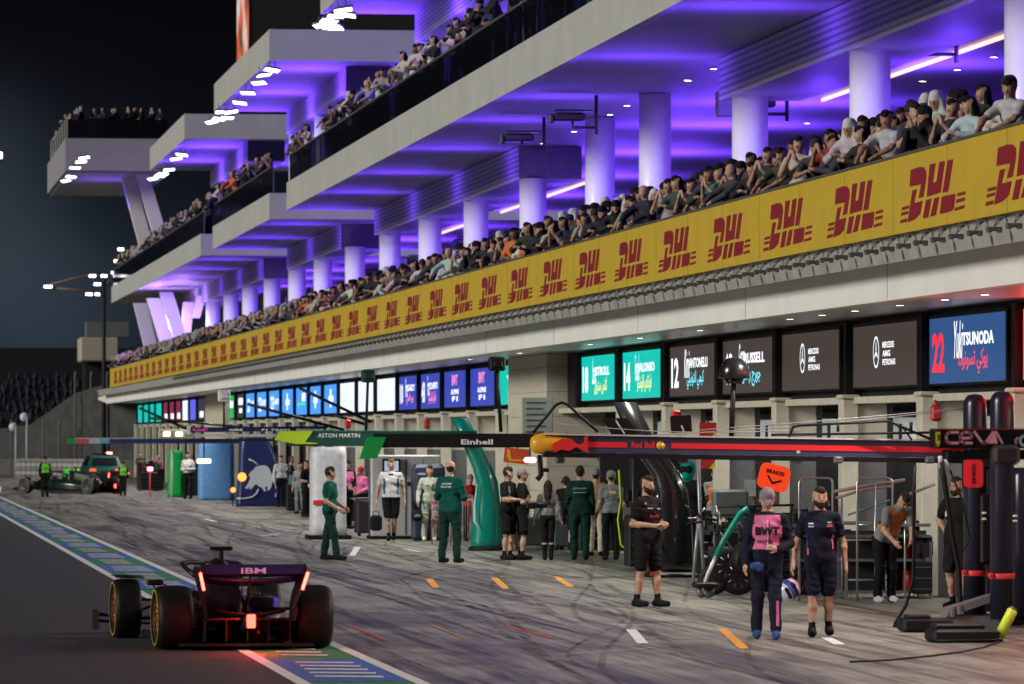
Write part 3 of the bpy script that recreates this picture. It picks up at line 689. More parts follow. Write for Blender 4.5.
def screen(p0, p1, bgc, items, label, group=None, y01=None):
    y0, y1 = y01 or spanY(15.92, p0, p1); w_ = y1 - y0
    rt = empty('led_screen', (15.92, y0, 3.15), label=label, cat='screen', group=group)
    MB().box(.004, .16, 0, w_, 0, 1.06).build('screen_frame', M_black, rt)
    h_ = 1.0; MB().box(0, .004, .12, w_ - .12, .03, h_ + .0).build('screen_panel', emat('panel_' + bgc, SC_C[bgc], 5.0 if bgc == 'redd' else .95), rt)
    MB().box(0.0, .004, .12, w_ - .12, h_ + .002, 1.055).build('panel_top_band', M_dark, rt)
    for it in items:
        s, u0, v0, u1, v1, colr, kw = it; mb = MB()
        W = w_ - .24; o = Vector((-.004, w_ - .12 - u0 * W, .03 + v0 * .97))
        mm = emat('glow_%02x%02x%02x' % tuple(int(c * 99) for c in colr), colr, 1.1)
        if s == 'STAR':
            r = (v1 - v0) * .97 / 2; c = o + Vector((0, -r, r)); q = 36
            for a in range(q):
                a0, a1 = 2 * math.pi * a / q, 2 * math.pi * (a + 1) / q
                f = lambda t, rr: c + Vector((0, -math.sin(t) * rr, math.cos(t) * rr))
                mb.add([f(a0, r), f(a1, r), f(a1, r * .86), f(a0, r * .86)], [(0, 1, 2, 3)])
            for t in (0, 2 * math.pi / 3, 4 * math.pi / 3): mb.add([c + Vector((0, -math.sin(t + e_) * rr, math.cos(t + e_) * rr)) for e_, rr in ((0, r * .9), (1.05, r * .16), (-1.05, r * .16))], [(0, 1, 2)])
            mb.build('emblem', mm, rt)
        elif s == 'BAR':
            mb.add([o, o + Vector((0, -(u1 - u0) * W, 0)), o + Vector((0, -(u1 - u0) * W, (v1 - v0) * .97)), o + Vector((0, 0, (v1 - v0) * .97))], [(0, 1, 2, 3)]); mb.build('glyph_block', mm, rt)
        else:
            text_on(mb, s, o, (0, -1, 0), (0, 0, 1), (u1 - u0) * W, (v1 - v0) * .97, **kw); mb.build('lettering', mm, rt)
    MB().box(-.10, .17, w_ + .0, w_ + .22, -.1, 1.10).build('divider', M_black, rt)
    return rt
Wt = (.95, .97, 1.0); B5 = dict(bold=.02); B8 = dict(bold=.035)
def driver(num, first_, last_, ar, numc, arc, first_c=Wt):
    return [(num, .04, .17, .21, .78, numc, B8), (first_, .34, .36, .46, .93, Wt, dict(shear=.3, bold=.01)), (last_, .45, .55, .86, .75, Wt, B8), (AR[ar], .40, .12, .78, .50, arc, B5)]
screen(928, 1007, 'navy', driver('22', 'Yuki', 'TSUNODA', 'tsu', (.85, .03, .06), (.8, .06, .12)), 'blue screen with a red number 22 and white name, rightmost full one')
merc = [('STAR', .33, .30, .6, .82, Wt, {}), ('MERCEDES', .48, .62, .66, .72, Wt, B5), ('AMG', .48, .48, .60, .58, Wt, B5), ('PETRONAS', .48, .34, .68, .44, Wt, B5)]
screen(852, 918, 'merc', merc, 'brown grey screen with white circled star, beside the blue number 22 screen')
screen(781, 840, 'merc', merc, 'brown grey screen with white circled star, beside the number 63 screen')
cy = (.15, .75, .95); ye = (.85, .85, .25)
screen(722, 773, 'merc', driver('63', 'George', 'RUSSELL', 'rus', Wt, cy), 'brown grey screen with number 63 and white name, half behind a black lamp')
screen(669, 715, 'merc', driver('12', 'Kimi', 'ANTONELLI', 'ant', Wt, cy), 'brown grey screen with number 12 and blue script')
screen(622, 661, 'teal', driver('14', 'Fernando', 'ALONSO', 'alo', Wt, ye), 'teal screen with number 14, right one of two beside the stone wall')
screen(581, 615, 'teal', driver('18', 'Lance', 'STROLL', 'str', Wt, ye), 'teal screen with number 18, touching the stone wall')
screen(499, 525, 'teal', [('W', .3, .5, .75, .75, Wt, B8), ('ASTON', .35, .2, .7, .32, Wt, B8)], 'teal screen with a small white winged mark, left of the stone wall')
pk = (.95, .25, .55)
for a, b, q in ((470, 495, 'right'), (444, 467, 'left')):
    screen(a, b, 'blue', [('BWT', .35, .6, .6, .9, pk, B8), ('ALPINE', .30, .36, .66, .5, Wt, B8), ('F1', .36, .16, .62, .30, Wt, B8)], 'dark blue screen with pink and white stacked marks, %s one of the pair' % q)
screen(420.6, 441, 'blue', driver('43', 'Franco', 'COLAPINTO', 'col', Wt, pk), 'dark blue screen with number 43 and pink script')
screen(399, 418, 'blue', driver('10', 'Pierre', 'GASLY', 'gas', Wt, pk), 'dark blue screen with number 10 and pink script, next to the white screens')
for i, (a, b) in enumerate(((377, 396), (358, 375), (340, 357))):
    screen(a, b, 'white', [('BAR', .2, .3, .3, .7, (.6, .7, .9), {})], 'blank glowing white screen, %s of three' % ('rightmost', 'middle', 'leftmost')[i])
lb = [(324, 339), (310, 322), (296, 308), (282, 294), (269, 280), (257, 267), (246, 255)]
for i, (a, b) in enumerate(lb):
    screen(a, b, 'lblue', [(('BAR', .4, .2, .5, .85, Wt, {})), ('BAR', .3, .4, .65, .6, Wt, {})] if i in (0, 1, 3) else [('23', .15, .2, .45, .8, Wt, B8), ('ALBON', .5, .45, .9, .7, Wt, B8)] if i > 3 else [('BAR', .1, .35, .8, .45, (.05, .7, .3), {}), ('BAR', .5, .5, .8, .8, Wt, {})],
           'bright light blue screen with white marks, %s from the right of seven' % ('first', 'second', 'third', 'fourth', 'fifth', 'sixth', 'seventh')[i])
screen(237, 244.5, 'dk', [('BAR', .2, .55, .8, .85, Wt, {}), ('BAR', .3, .2, .7, .4, Wt, {})], 'dark screen with two white marks, left of the light blue run')
for a, b, q in ((226, 234, 'right'), (216, 224, 'left')): screen(a, b, 'green', [('BAR', .3, .45, .9, .75, Wt, {}), ('BAR', .1, .1, .4, .4, (.6, .9, .6), {})], 'bright green screen with white marks, %s one of the two' % q)
far = [(198, 205, 'dk'), (190, 196.5, 'purp'), (182.5, 189, 'white'), (176, 181.5, 'pinkd'), (169.5, 175, 'pinkd'), (163.5, 168.5, 'pinkd'), (156, 161.5, 'teal'), (150, 155, 'teal'), (144, 149, 'teal'), (138, 143, 'teal')]
for a, b, c in far: screen(a, b, c, [('BAR', .25, .1, .8, .4, Wt, {})] if c in ('dk', 'pinkd') else [], {'dk': 'dark screen with a white mark near the far stone pier', 'purp': 'narrow violet blue screen near the far end', 'white': 'narrow white screen near the far end', 'pinkd': 'dark red screen with a white mark, in the far run of three', 'teal': 'small teal screen in the run of four at the far end'}[c], {'pinkd': 'three dark red far screens', 'teal': 'four far teal screens'}.get(c))
yy = YX(15.92, 1017)
for k in range(5):
    screen(0, 0, 'redd', [('16', .1, .2, .4, .8, Wt, B8)], 'red screen at the right edge of the row, mostly out of view', 'red screens nearest the camera', y01=(yy - 6.6 * (k + 1) + .3, yy - 6.6 * k - .3))

# recessed ceiling lamps
def on_plane(px, py, H):
    d = (H - HC) * F / (HY - py); return PD(px, py, d)
cl = empty('ceiling_lamp', (0, 0, 0), scale=.6); MB().lathe([(.16, 0), (.16, -.02), (.13, -.03)], 16).build('trim_ring', M_grey, cl)
MB().lathe([(.125, -.028), (.125, -.034)], 16).build('lens', emat('warm_lens', (1, .88, .75), 6), cl)
cpts = [(688, 80), (627, 105), (610, 114), (574, 131), (543, 143)] + [(680 + x * .336, y * .336) for x, y in ((944, 30), (822, 76), (708, 120), (500, 200), (418, 235), (330, 268), (934, 168), (825, 206), (722, 240), (100, 203), (22, 237), (378, 365))]
for i, (a, b) in enumerate(cpts):
    o = cl if i == 0 else copy_tree(cl); o.location = on_plane(a, b, 10.19)
    tag(o, 'small round recessed lamp in the purple lit balcony ceiling', 'ceiling lamp', 'recessed ceiling lamps over the balcony')
cl2 = copy_tree(cl); cl2['label'] = 'small round recessed lamp under the white canopy above the screens'; cl2['group'] = 'recessed lamps under the canopy'
first = True
for px in (985, 945, 900, 855, 822, 790, 700, 640, 590, 520, 470):
    o = cl2 if first else copy_tree(cl2); first = False; X_ = 14.9; o.location = (X_, YX(X_, px), 4.298)
    o.scale = (.45,) * 3

# security cameras hung from the ceiling
M_cam = mat('camera_case', (.05, .05, .06), .4)
sc0 = empty('security_camera', (0, 0, 0), scale=1.2)
MB().tube([(.35, 0, 0), (.35, 0, -.75)], .035, 8).tube([(.35, 0, -.62), (-.1, 0, -.62), (-.1, 0, -.5)], .03, 8).build('mount_arm', M_cam, sc0)
MB().bbox((-.18, 0, -.42), (.62, .26, .17), b=.04).bbox((-.10, 0, -.30), (.72, .32, .03), b=.01).bbox((-.52, 0, -.46), (.10, .30, .2), b=.03).build('camera_body', M_cam, sc0)
for i, (px, py, q) in enumerate(((578, 95, 'overhanging ceiling, right one of two near the tall columns'), (527, 117, 'overhanging ceiling, left one of two near the tall columns'), (934, 14, 'ceiling above the crowd, upper right'), (768, 80, 'ceiling beside the slatted bulkhead and column'), (712, 5, 'x'), (474, 199, 'ceiling, second column left of the dark box beam'), (424, 221, 'ceiling, third column left of the dark box beam'), (374, 235, 'ceiling beside a far column'), (300, 268, 'ceiling beside the most distant columns'))):
    if q == 'x': continue
    o = sc0 if i == 0 else copy_tree(sc0); o.location = on_plane(px, py, 10.19); 
    if i > 3: o.location.z = 9.3
    tag(o, 'dark security camera hung from the ' + q, 'camera')
# speaker on the bulkhead near the 750 column
o = MB().bbox((0, 0, 0), (.42, .3, .55), b=.03).tube([(.1, 0, .27), (.1, 0, .35)], .02, 6).build('loudspeaker', mat('speaker_grey', (.35, .35, .38), .5)); o.location = PD(726, 104, 117); tag(o, 'small pale box loudspeaker beside the column under the slatted bulkhead', 'loudspeaker')

# glass railings on the terraces
for (a, b), q in zip((segA, segB, segC), ('nearest and highest running terrace', 'middle stepped terrace', 'farthest stepped terrace')):
    rt = empty('glass_railing', (XT + .1, a, 11.15), label='dark glass railing with a thin handrail on the ' + q, cat='railing')
    Lr = b - a
    MB().box(0, .03, .05, Lr - .05, 0, .92).build('glass_panel', M_glass, rt)
    MB().box(-.03, .06, 0, Lr, .92, .97).build('handrail', M_grey, rt)
    for k in range(int(Lr / 2.4) + 1):
        if k < 90: MB().box(.035, .08, k * 2.4, k * 2.4 + .05, 0, .92).build('post', M_grey, rt)
rt = empty('glass_railing', (10.8, Yd(10.7, 290), 18.1), label='thin railing with pale posts on the far observation deck', cat='railing')
MB().box(0, .04, 0, 27, 0, 1).box(0.05, 5.3, 0, .04, 0, 1).build('glass_panel', M_glass, rt)
for k in range(8): MB().box(-.04, .03, k * 3.5, k * 3.5 + .06, 0, 1.15).build('post', mat('pale_post', (.6, .6, .55), .5), rt)

# floodlight clusters under the roof ends
pf = empty('roof_floodlight', (0, 0, 0))
MB().bbox((0, 0, 0), (.95, .5, .14), b=.03).tube([(.2, 0, .05), (.2, 0, .5)], .03, 6).tube([(-.2, 0, .05), (-.2, 0, .5)], .03, 6).build('housing', M_grey, pf)
MB().box(-.44, .44, -.22, .22, -.082, -.072).build('lens', emat('flood_lens', (.93, .97, 1.0), 4), pf)
first = True
clus = ((((212, 121), (219, 118), (227, 117), (222, 111), (231, 111), (240, 102), (248, 92), (259, 82), (264, 74), (272, 69)), 222, 'second roof'),
        (((153, 178), (160, 175), (163, 173), (169, 169), (176, 158), (182, 154)), 272, 'third roof'),
        (((66, 180), (71, 176), (75, 167), (81, 161), (84, 157)), 296, 'observation deck'),
        (((322, 24), (329, 20), (336, 15), (331, 26), (343, 9), (347, 14), (335, 27)), 178, 'nearest roof'))
for pts, d, q in clus:
    for i, (a, b) in enumerate(pts):
        o = pf if first else copy_tree(pf); first = False
        o.location = on_plane(a, b, 16.15 if 'deck' in q else 15.62); o.scale = (.62,) * 3; o.rotation_euler = (R(-20), R((i * 37) % 21 - 10), R((i * 53) % 61 - 35))
        tag(o, 'white glowing rectangular floodlight in the cluster hung under the %s' % q, 'floodlight', 'floodlights under the %s' % q)
# the mast of lamps at the far left
ms = empty('lamp_mast', PD(104, 478, 330)); ms.location.z = 0; tag(ms, 'tall dark mast with a cluster of white lamps and a long arm reaching left', 'lamp mast')
s = 330 / F
MB().tube([(0, 0, 0), (0, 0, 10.5 + 1.6)], [.15, .1], 10).build('pole', M_dark, ms)
MB().tube([(-3.2, 0, 11.3), (0, 0, 11.0)], .08, 6).tube([(-3.2, 0, 11.5), (-1.2, 0, 12.0), (0, 0, 12.2)], .06, 6).build('arm', mat('arm_brown', (.2, .12, .08), .6), ms)
fle = emat('flood_lens', (.93, .97, 1.0), 4)
for x, z, w_ in ((-3.35, 11.35, .6), (-.7, 12.0, .5), (-.4, 11.5, .5), (0, 12.0, .45), (-.9, 10.9, .5), (-.4, 10.9, .35), (.8, 12.9, .5), (1.0, 13.6, .45), (.55, 12.2, .3), (.9, 11.2, .4)):
    MB().bbox((x, 0, z), (w_, .3, .26), b=.05).bbox((x, -.16, z), (w_ * .8, .04, .16), 1, b=.01).build('lamp', [M_grey, fle], ms)
MB().tube([(.0, 0, 11.4), (1.0, 0, 12.4), (1.0, 0, 13.6)], .06, 6).build('arm', M_grey, ms)
o = MB().bbox((0, 0, 0), (1.0, .4, .7), b=.06).bbox((.1, -.22, 0), (.7, .04, .4), 1, b=.01).tube([(0, 0, -.3), (0, 0, -19.8)], .25, 8).build('lamp_mast', [M_grey, fle]); o.location = PD(-5, 155, 345); o.location.z = 20
tag(o, 'white floodlight on a mast at the left edge of the picture', 'lamp mast')

# ================================================================ far background
rt = empty('far_building', PD(98, 478, 420)); rt.location.z = 0; tag(rt, 'plain beige box building with flat roof behind the far end of the pits', 'building')
s = 420 / F
MB().bbox((0, 0, HC + (436 - 350) * s), (38 * s, 6, 24 * s), b=.1).build('upper_wall', mat('beige_render', (.42, .38, .31), .8), rt)
MB().box(-14 * s, 16 * s, -2, 3, 0, HC + (436 - 363) * s).build('lower_wall', M_dark, rt)
MB().box(-12 * s, 30 * s, -1, 2, HC + (436 - 337) * s, HC + (436 - 322) * s).build('roof_box', mat('roof_grey', (.12, .14, .15), .8), rt)
rt = empty('grandstand', PD(20, 478, 520)); rt.location.z = 0; tag(rt, 'dark grandstand full of dim spectators beyond the pit exit', 'grandstand')
s = 520 / F; mb = MB()
for k in range(14): mb.box(-60, 30, k * 1.1, k * 1.1 + 1.1, 0, 3.2 + k * .38)
mb.build('seating_tier', mat('stand_dark', (.022, .025, .032), .9), rt)
MB().box(-60, 30, 16, 17, 0, 11).build('rear_wall', mat('stand_wall', (.018, .02, .028), .9), rt)
mb = MB()
for k in range(13):
    for q in range(120):
        if rnd.random() < .72:
            x = -58 + q * .72 + rnd.uniform(-.2, .2); z = 3.2 + k * .38
            mb.lathe([(.12, z + .0), (.24, z + .30), (.20, z + .55), (.08, z + .6), (.13, z + .72), (.02, z + .86)], 5, rnd.choice((0, 0, 0, 1, 2)), M=Matrix.Translation((x, k * 1.1 + .5, 0)))
mb.build('distant_crowd', [mat('crowd_dim', (.022, .025, .034), .9), mat('crowd_pale', (.040, .043, .055), .9), mat('crowd_blue', (.025, .03, .05), .9)])
o = bpy.data.objects['distant_crowd']; o.location = rt.location; tag(o, 'dim mass of spectators filling the far grandstand', 'crowd', kind='stuff')
# barrier wall and debris fence
d = 330; rt = empty('debris_fence', (0, 0, 0)); tag(rt, 'tall grey mesh debris fence curving behind the pit exit', 'fence')
M_mesh = mat('fence_grey', (.055, .055, .054), .9, var=.25, scale=1.5)
pts = [PD(px, 478, dd) for px, dd in ((-60, 345), (30, 338), (75, 334), (110, 330), (165, 326))]; hts = [2.3, 3.1, 5.0, 5.6, 5.6]
mb = MB()
for i in range(4):
    a, b = pts[i].copy(), pts[i + 1].copy(); a.z = b.z = 0
    mb.add([a + Vector((0, 0, 1)), b + Vector((0, 0, 1)), b + Vector((0, 0, hts[i + 1])), a + Vector((0, 0, hts[i]))], [(0, 1, 2, 3)])
    mb.add([a + Vector((0, .08, 1)), b + Vector((0, .08, 1)), b + Vector((0, .08, hts[i + 1])), a + Vector((0, .08, hts[i]))], [(3, 2, 1, 0)])
mb.build('mesh_panel', M_mesh, rt)
for px in range(-5, 165, 16):
    v = PD(px, 478, 333); v.z = 0; h_ = 5.9 if px > 60 else 3.0; MB().tube([v, v + Vector((0, 0, h_)), v + Vector((0, -.5, h_ + .35))], .06, 6).build('post', mat('fence_post', (.2, .2, .2), .7), rt)
mb = MB()
for i in range(4):
    a, b = pts[i].copy(), pts[i + 1].copy(); a.z = b.z = 0
    mb.add([a, b, b + Vector((0, 0, 1.05)), a + Vector((0, 0, 1.05)), a + Vector((0, .4, 0)), b + Vector((0, .4, 0)), b + Vector((0, .4, 1.05)), a + Vector((0, .4, 1.05))], [(0, 1, 2, 3), (3, 2, 6, 7), (5, 4, 7, 6)])
o = mb.build('barrier_wall', mat('barrier_concrete', (.075, .073, .068), .9, var=.2)); tag(o, 'low dark grey concrete barrier below the mesh fence', 'barrier')
# marshal post with pale frames at the left
for px, q in ((16, 'left'), (27, 'right')):
    v = PD(px, 478, 318); v.z = 0; rt = empty('pole_sign', v, label='pale pole with a round white head by the fence, %s one of two' % q, cat='sign'); hh = 2.4 + (436 - (427 if px == 16 else 417)) * 318 / F
    MB().tube([(0, 0, 0), (0, 0, hh)], .07, 8).build('pole', mat('pale_pole', (.35, .37, .42), .5), rt)
    MB().lathe([(.02, -.05), (.26, -.03), (.26, .03), (.02, .05)], 16, M=Matrix.Translation((-.15, 0, hh)) @ Matrix.Rotation(R(90), 4, 'X')).build('head', mat('pale_head', (.6, .62, .68), .5), rt)
# tyre barrier
tb = MB(); prof = [(.10, 0), (.31, .0), (.33, .06), (.33, .16), (.31, .22), (.10, .22)]
ty = empty('tyre_stack', (0, 0, 0)); 
for k in range(5): MB().lathe(prof, 16, M=Matrix.Translation((0, 0, k * .23))).build('tyre', mat('white_rubber', (.30, .29, .29), .8) if k % 2 else mat('grey_rubber', (.16, .16, .16), .8), ty)
tag(ty, 'stack of white and grey tyres in the barrier behind the green car', 'tyre stack', 'tyre stacks behind the green racing car')
first = True
for r_ in range(2):
    for k in range(16):
        v = PD(22 + k * 5.2 + r_ * 2.5, 478, 306 + r_ * 1.2 - k * .6); v.z = 0
        o = ty if first else copy_tree(ty); first = False; o.location = v
# ================================================================ racing cars
def PXD(px, d, z=0):
    l = (px - 512) * d / F; return Vector((l * CA + d * SA, d * CA - l * SA, z))
def ring(xs, y): return [(x, y, z) for x, z in xs]
def rrect(w, z0, z1, y, n=4, r=.35, cx=0, taper=1.0):        # rounded section, width w, at y
    pts = []; h = z1 - z0; rr = min(w, h) * r
    for sx, sz, a0 in ((1, -1, -90), (1, 1, 0), (-1, 1, 90), (-1, -1, 180)):
        ww = w * (taper if sz > 0 else 1)
        cxx = cx + sx * (ww / 2 - rr); cz = (z0 + z1) / 2 + sz * (h / 2 - rr)
        for k in range(n + 1):
            a = R(a0 + 90 * k / n); pts.append((cxx + rr * math.cos(a), y, cz + rr * math.sin(a)))
    return pts
M_tyre = mat('tyre_rubber', (.007, .007, .007), .55, var=.2, scale=20)
M_carb = mat('carbon_black', (.012, .012, .014), .35, var=.1)
E_red = emat('rain_light', (1.0, .025, .015), 16); E_red2 = emat('endplate_light', (1.0, .03, .02), 22)
def wheel(parent, x, y, r, w_, side, ringm, rimm, facing=0):
    rt = empty('wheel', (x, y, r), parent=parent); Mx = Matrix.Rotation(R(90) * side, 4, 'Y')
    h = w_ / 2
    MB().lathe([(.235, -h * .96), (.29, -h), (.335, -h * .94), (r - .006, -h * .72), (r, -h * .4), (r, h * .4), (r - .006, h * .72), (.335, h * .94), (.29, h), (.235, h * .96)], 40, M=Mx, caps=False).build('tyre', M_tyre, rt)
    MB().lathe([(.300, h + .001), (.318, h + .002), (.318, h + .004), (.300, h + .004)], 40, M=Mx, caps=False).build('sidewall_band', ringm, rt)
    mb = MB().lathe([(.232, -h * .9), (.238, h * .92), (.225, h * .95), (.20, h * .6), (.05, h * .5), (.04, h * .85), (0.001, h * .86)], 32, M=Mx)
    for k in range(10):
        a = 2 * math.pi * k / 10; mb.tube([Mx @ Vector((.05 * math.cos(a), .05 * math.sin(a), h * .8)), Mx @ Vector((.22 * math.cos(a + .2), .22 * math.sin(a + .2), h * .86))], .012, 5)
    mb.build('rim', rimm, rt); return rt
def f1_car(name, loc, rz, label, M1, M2, Mw, rimm, ringm, wingtext, lights=1.0, scale=1, helmet=None):
    rt = empty(name, loc, rz, label, 'racing car', scale=scale)
    # monocoque, nose, airbox and engine cover
    secs = [(5.05, .14, .16, .24), (4.7, .20, .17, .32), (4.2, .30, .18, .45), (3.6, .40, .14, .56), (3.0, .52, .10, .62), (2.4, .66, .08, .60), (1.9, .80, .06, .60)]
    MB().loft([rrect(w_, z0, z1, y) for y, w_, z0, z1 in secs]).build('nose', M1, rt)
    secs = [(1.75, .34, .50, .96, .8), (1.5, .36, .48, .965, .6), (1.1, .34, .42, .90, .45), (.6, .28, .38, .80, .35), (.1, .20, .34, .66, .4), (-.25, .12, .30, .50, .6)]
    MB().loft([rrect(w_, z0, z1, y, taper=t) for y, w_, z0, z1, t in secs]).loft([rrect(.012, .5, .88, 1.2), rrect(.012, .46, .80, .1)]).build('engine_cover', M1, rt)
    MB().lathe([(.12, 0), (.13, .03), (.10, .06)], 16, M=Matrix.Translation((0, 1.78, .86)) @ Matrix.Rotation(R(-90), 4, 'X')).build('air_intake', M_carb, rt)
    for s in (-1, 1):
        secs = [(2.25, .34, .22, .50, .50), (2.0, .50, .14, .56, .50), (1.4, .52, .09, .54, .48), (.8, .42, .08, .46, .38), (.3, .26, .08, .36, .26), (-.05, .14, .10, .26, .18)]
        MB().loft([rrect(w_, z0, z1, y, cx=s * cx) for y, w_, z0, z1, cx in secs]).build('sidepod', M1, rt)
    MB().bbox((0, 1.2, .062), (1.5, 3.3, .035), b=.01).box(-.78, -.74, -.1, 2.6, .06, .14).box(.74, .78, -.1, 2.6, .06, .14).build('floor', M_carb, rt)
    d_ = MB()
    for x in (-.48, -.24, 0, .24, .48): d_.loft([[(x - .006, .5, .06), (x + .006, .5, .06), (x + .006, .5, .12), (x - .006, .5, .12)], [(x - .006, -.42, .10), (x + .006, -.42, .10), (x + .006, -.42, .36), (x - .006, -.42, .36)]], smooth=False)
    d_.loft([[(-.5, .5, .10), (.5, .5, .10), (.5, .5, .12), (-.5, .5, .12)], [(-.5, -.42, .34), (.5, -.42, .34), (.5, -.42, .365), (-.5, -.42, .365)]], smooth=False)
    d_.build('diffuser', M_carb, rt)
    # gearbox, crash structure, rain light
    MB().loft([rrect(.34, .14, .42, .4), rrect(.24, .17, .38, -.1), rrect(.14, .24, .40, -.55), rrect(.11, .27, .40, -.64)]).build('rear_crash_structure', M_carb, rt)
    E = E_red if lights > 0 else M_carb
    MB().bbox((0, -.66, .335), (.095, .03, .15), b=.008).build('rain_light', E, rt)
    # rear wing
    def aero(y, z, c_, t, ang, x0, x1, mi=0, bow=0.0, mb=None, n=8):
        rings = []
        for q in range(n + 1):
            x = x0 + (x1 - x0) * q / n; u = 2 * q / n - 1; dz = bow * u * u
            pr = []
            for px, pz in ((0, 0), (.25, .5), (.6, .45), (1, 0), (.6, -.15), (.25, -.3)):
                a, b = px * c_, pz * t; pr.append((x, y + a * math.cos(ang) - b * math.sin(ang), z + dz + a * math.sin(ang) + b * math.cos(ang)))
            rings.append(pr)
        return (mb or MB()).loft(rings, mi)
    aero(-.62, .80, .30, .05, R(-16), -.56, .56, bow=.05).build('rear_wing_main_plane', M2, rt)
    fl = aero(-.80, .955, .20, .03, R(-38), -.575, .575, bow=-.0); fl.loft([[(-.575, -.81, .865), (.575, -.81, .865), (.575, -.79, .865), (-.575, -.79, .865)], [(-.60, -.82, .972), (.60, -.82, .972), (.60, -.80, .972), (-.60, -.80, .972)]], smooth=False)
    f = fl.build('rear_wing_flap', M2, rt)
    if wingtext: text_on(MB(), wingtext, (-.14, -.8235, .87), (1, 0, 0), (0, -.08, 1), .28, .065, bold=.02).build('lettering', mat('wing_letter_blue', (.35, .45, .8), .5, var=0), f)
    for s in (-1, 1):
        MB().prism([(-.86, .95), (-.86, .86), (-.72, .60), (-.52, .34), (-.40, .34), (-.30, .62), (-.30, .90), (-.40, .95)], lambda a, b: (s * (.60 - .22 * max(0, .9 - b)), a, b), lambda a, b: (s * (.585 - .22 * max(0, .9 - b)), a, b)).build('rear_wing_endplate', M1, rt)
        if lights > 0: MB().tube([(s * .605, -.872, .88), (s * .555, -.80, .69)], .017, 6).build('endplate_light', E_red2, rt)
    aero(-.55, .42, .16, .025, R(-20), -.42, .42, bow=.06).build('beam_wing', M_carb, rt)
    MB().tube([(0, -.15, .42), (0, -.45, .62), (0, -.60, .82)], [.03, .022, .02], 6).build('wing_pylon', M_carb, rt)
    # front wing
    fw = aero(5.15, .10, .35, .03, R(5), -.98, .98, bow=.04, n=12); aero(4.95, .17, .22, .02, R(10), -.97, .97, bow=.05, mb=fw, n=12)
    fw = fw.build('front_wing', M2, rt)
    for s in (-1, 1): MB().bbox((s * .985, 5.15, .17), (.015, .55, .24), b=.005).build('front_wing_endplate', Mw, rt)
    # halo, mirrors, T camera, steering
    MB().tube([(0, 3.05, .62), (0, 2.9, .80), (0, 2.82, .90)], .025, 8).tube([(0, 2.84, .90), (-.18, 2.72, .92), (-.33, 2.4, .91), (-.34, 2.0, .86), (-.27, 1.75, .78)], .028, 8).tube([(0, 2.84, .90), (.18, 2.72, .92), (.33, 2.4, .91), (.34, 2.0, .86), (.27, 1.75, .78)], .028, 8).build('halo', M_carb, rt)
    MB().bbox((0, 1.55, 1.10), (.27, .08, .045), b=.015).bbox((0, 1.55, 1.03), (.05, .07, .14), b=.01).build('camera_pod', M_carb, rt)
    for s in (-1, 1): MB().bbox((s * .60, 2.75, .68), (.20, .07, .07), b=.02).tube([(s * .5, 2.75, .66), (s * .33, 2.7, .58)], .01, 5).tube([(s * .62, 2.75, .65), (s * .60, 2.5, .5)], .01, 5).build('mirror', M1, rt)
    ca = MB()
    for s in (-1, 1):
        for y0, r_ in ((0, .36), (3.6, .36)):
            for z0, z1, dy in ((.22, .25, .45), (.22, .25, -.25), (.46, .44, .4), (.46, .44, -.2)): ca.tube([(s * .20, y0 + dy, z1), (s * .74, y0, z0)], .014, 5)
            ca.tube([(s * .2, y0 + .1, .5 if y0 else .25), (s * .72, y0, .3)], .016, 5)
    ca.build('suspension_arms', M_carb, rt)
    for s in (-1, 1):
        wheel(rt, s * .79, 0, .36, .405, s, ringm, rimm); wheel(rt, s * .83, 3.6, .352, .31, s, ringm, rimm)
        MB().loft([[(s * .65, y, .70 + .035 * math.cos((y - 3.6) * 4)), (s * .99, y, .71 + .035 * math.cos((y - 3.6) * 4)), (s * .99, y, .72 + .035 * math.cos((y - 3.6) * 4)), (s * .65, y, .715 + .035 * math.cos((y - 3.6) * 4))] for y in (3.3, 3.45, 3.6, 3.75)]).build('wheel_deflector', M_carb, rt)
    if helmet:
        h_ = MB().lathe([(.02, -.12), (.11, -.10), (.132, -.02), (.128, .06), (.09, .12), (.02, .14)], 20, M=Matrix.Translation((0, 2.1, .80))).build('driver_helmet', helmet, rt)
    return rt
c1 = G(242, 649)
M_fr = mat('car_dark_red', (.013, .002, .004), .3, var=.05, coat=.6); M_fw = mat('wing_navy_blue', (.009, .011, .085), .35, var=.05)
f1_car('racing_car', (c1.x, c1.y, 0), R(5.0), 'dark red racing car with glowing red rain lights, leaving along the painted strip', M_fr, M_fw, M_carb,
       mat('rim_bronze', (.22, .09, .05), .35, metal=.8), mat('tyre_yellow_band', (.50, .38, .03), .5, var=0), 'IBM', helmet=mat('helmet_red', (.5, .05, .04), .25))
c2 = G(101, 494)
M_gr = mat('car_green_black', (.006, .014, .009), .35, coat=.4)
f1_car('racing_car', (c2.x + .1, c2.y, 0), R(45), 'black and green racing car standing angled in its far pit box, mechanics around it', M_gr, M_carb, mat('white_trim', (.5, .5, .5), .4),
       mat('rim_grey', (.10, .10, .10), .4, metal=.7), mat('tyre_grey_band', (.3, .3, .28), .5, var=0), None, helmet=mat('helmet_green', (.05, .5, .08), .3))
# light of the near car's rear lamps
a = Matrix.Rotation(R(5), 4, 'Z') @ Vector((0, -1.15, .34)); lamp('rain_light_glow', 'POINT', (c1.x + a.x, c1.y + a.y, .34), 26, (1, .03, .02), .04)
for s in (-1, 1):
    a = Matrix.Rotation(R(5), 4, 'Z') @ Vector((s * .62, -.9, .75)); lamp('rain_light_glow', 'POINT', (c1.x + a.x, c1.y + a.y, .75), 1.2, (1, .03, .02), .02)

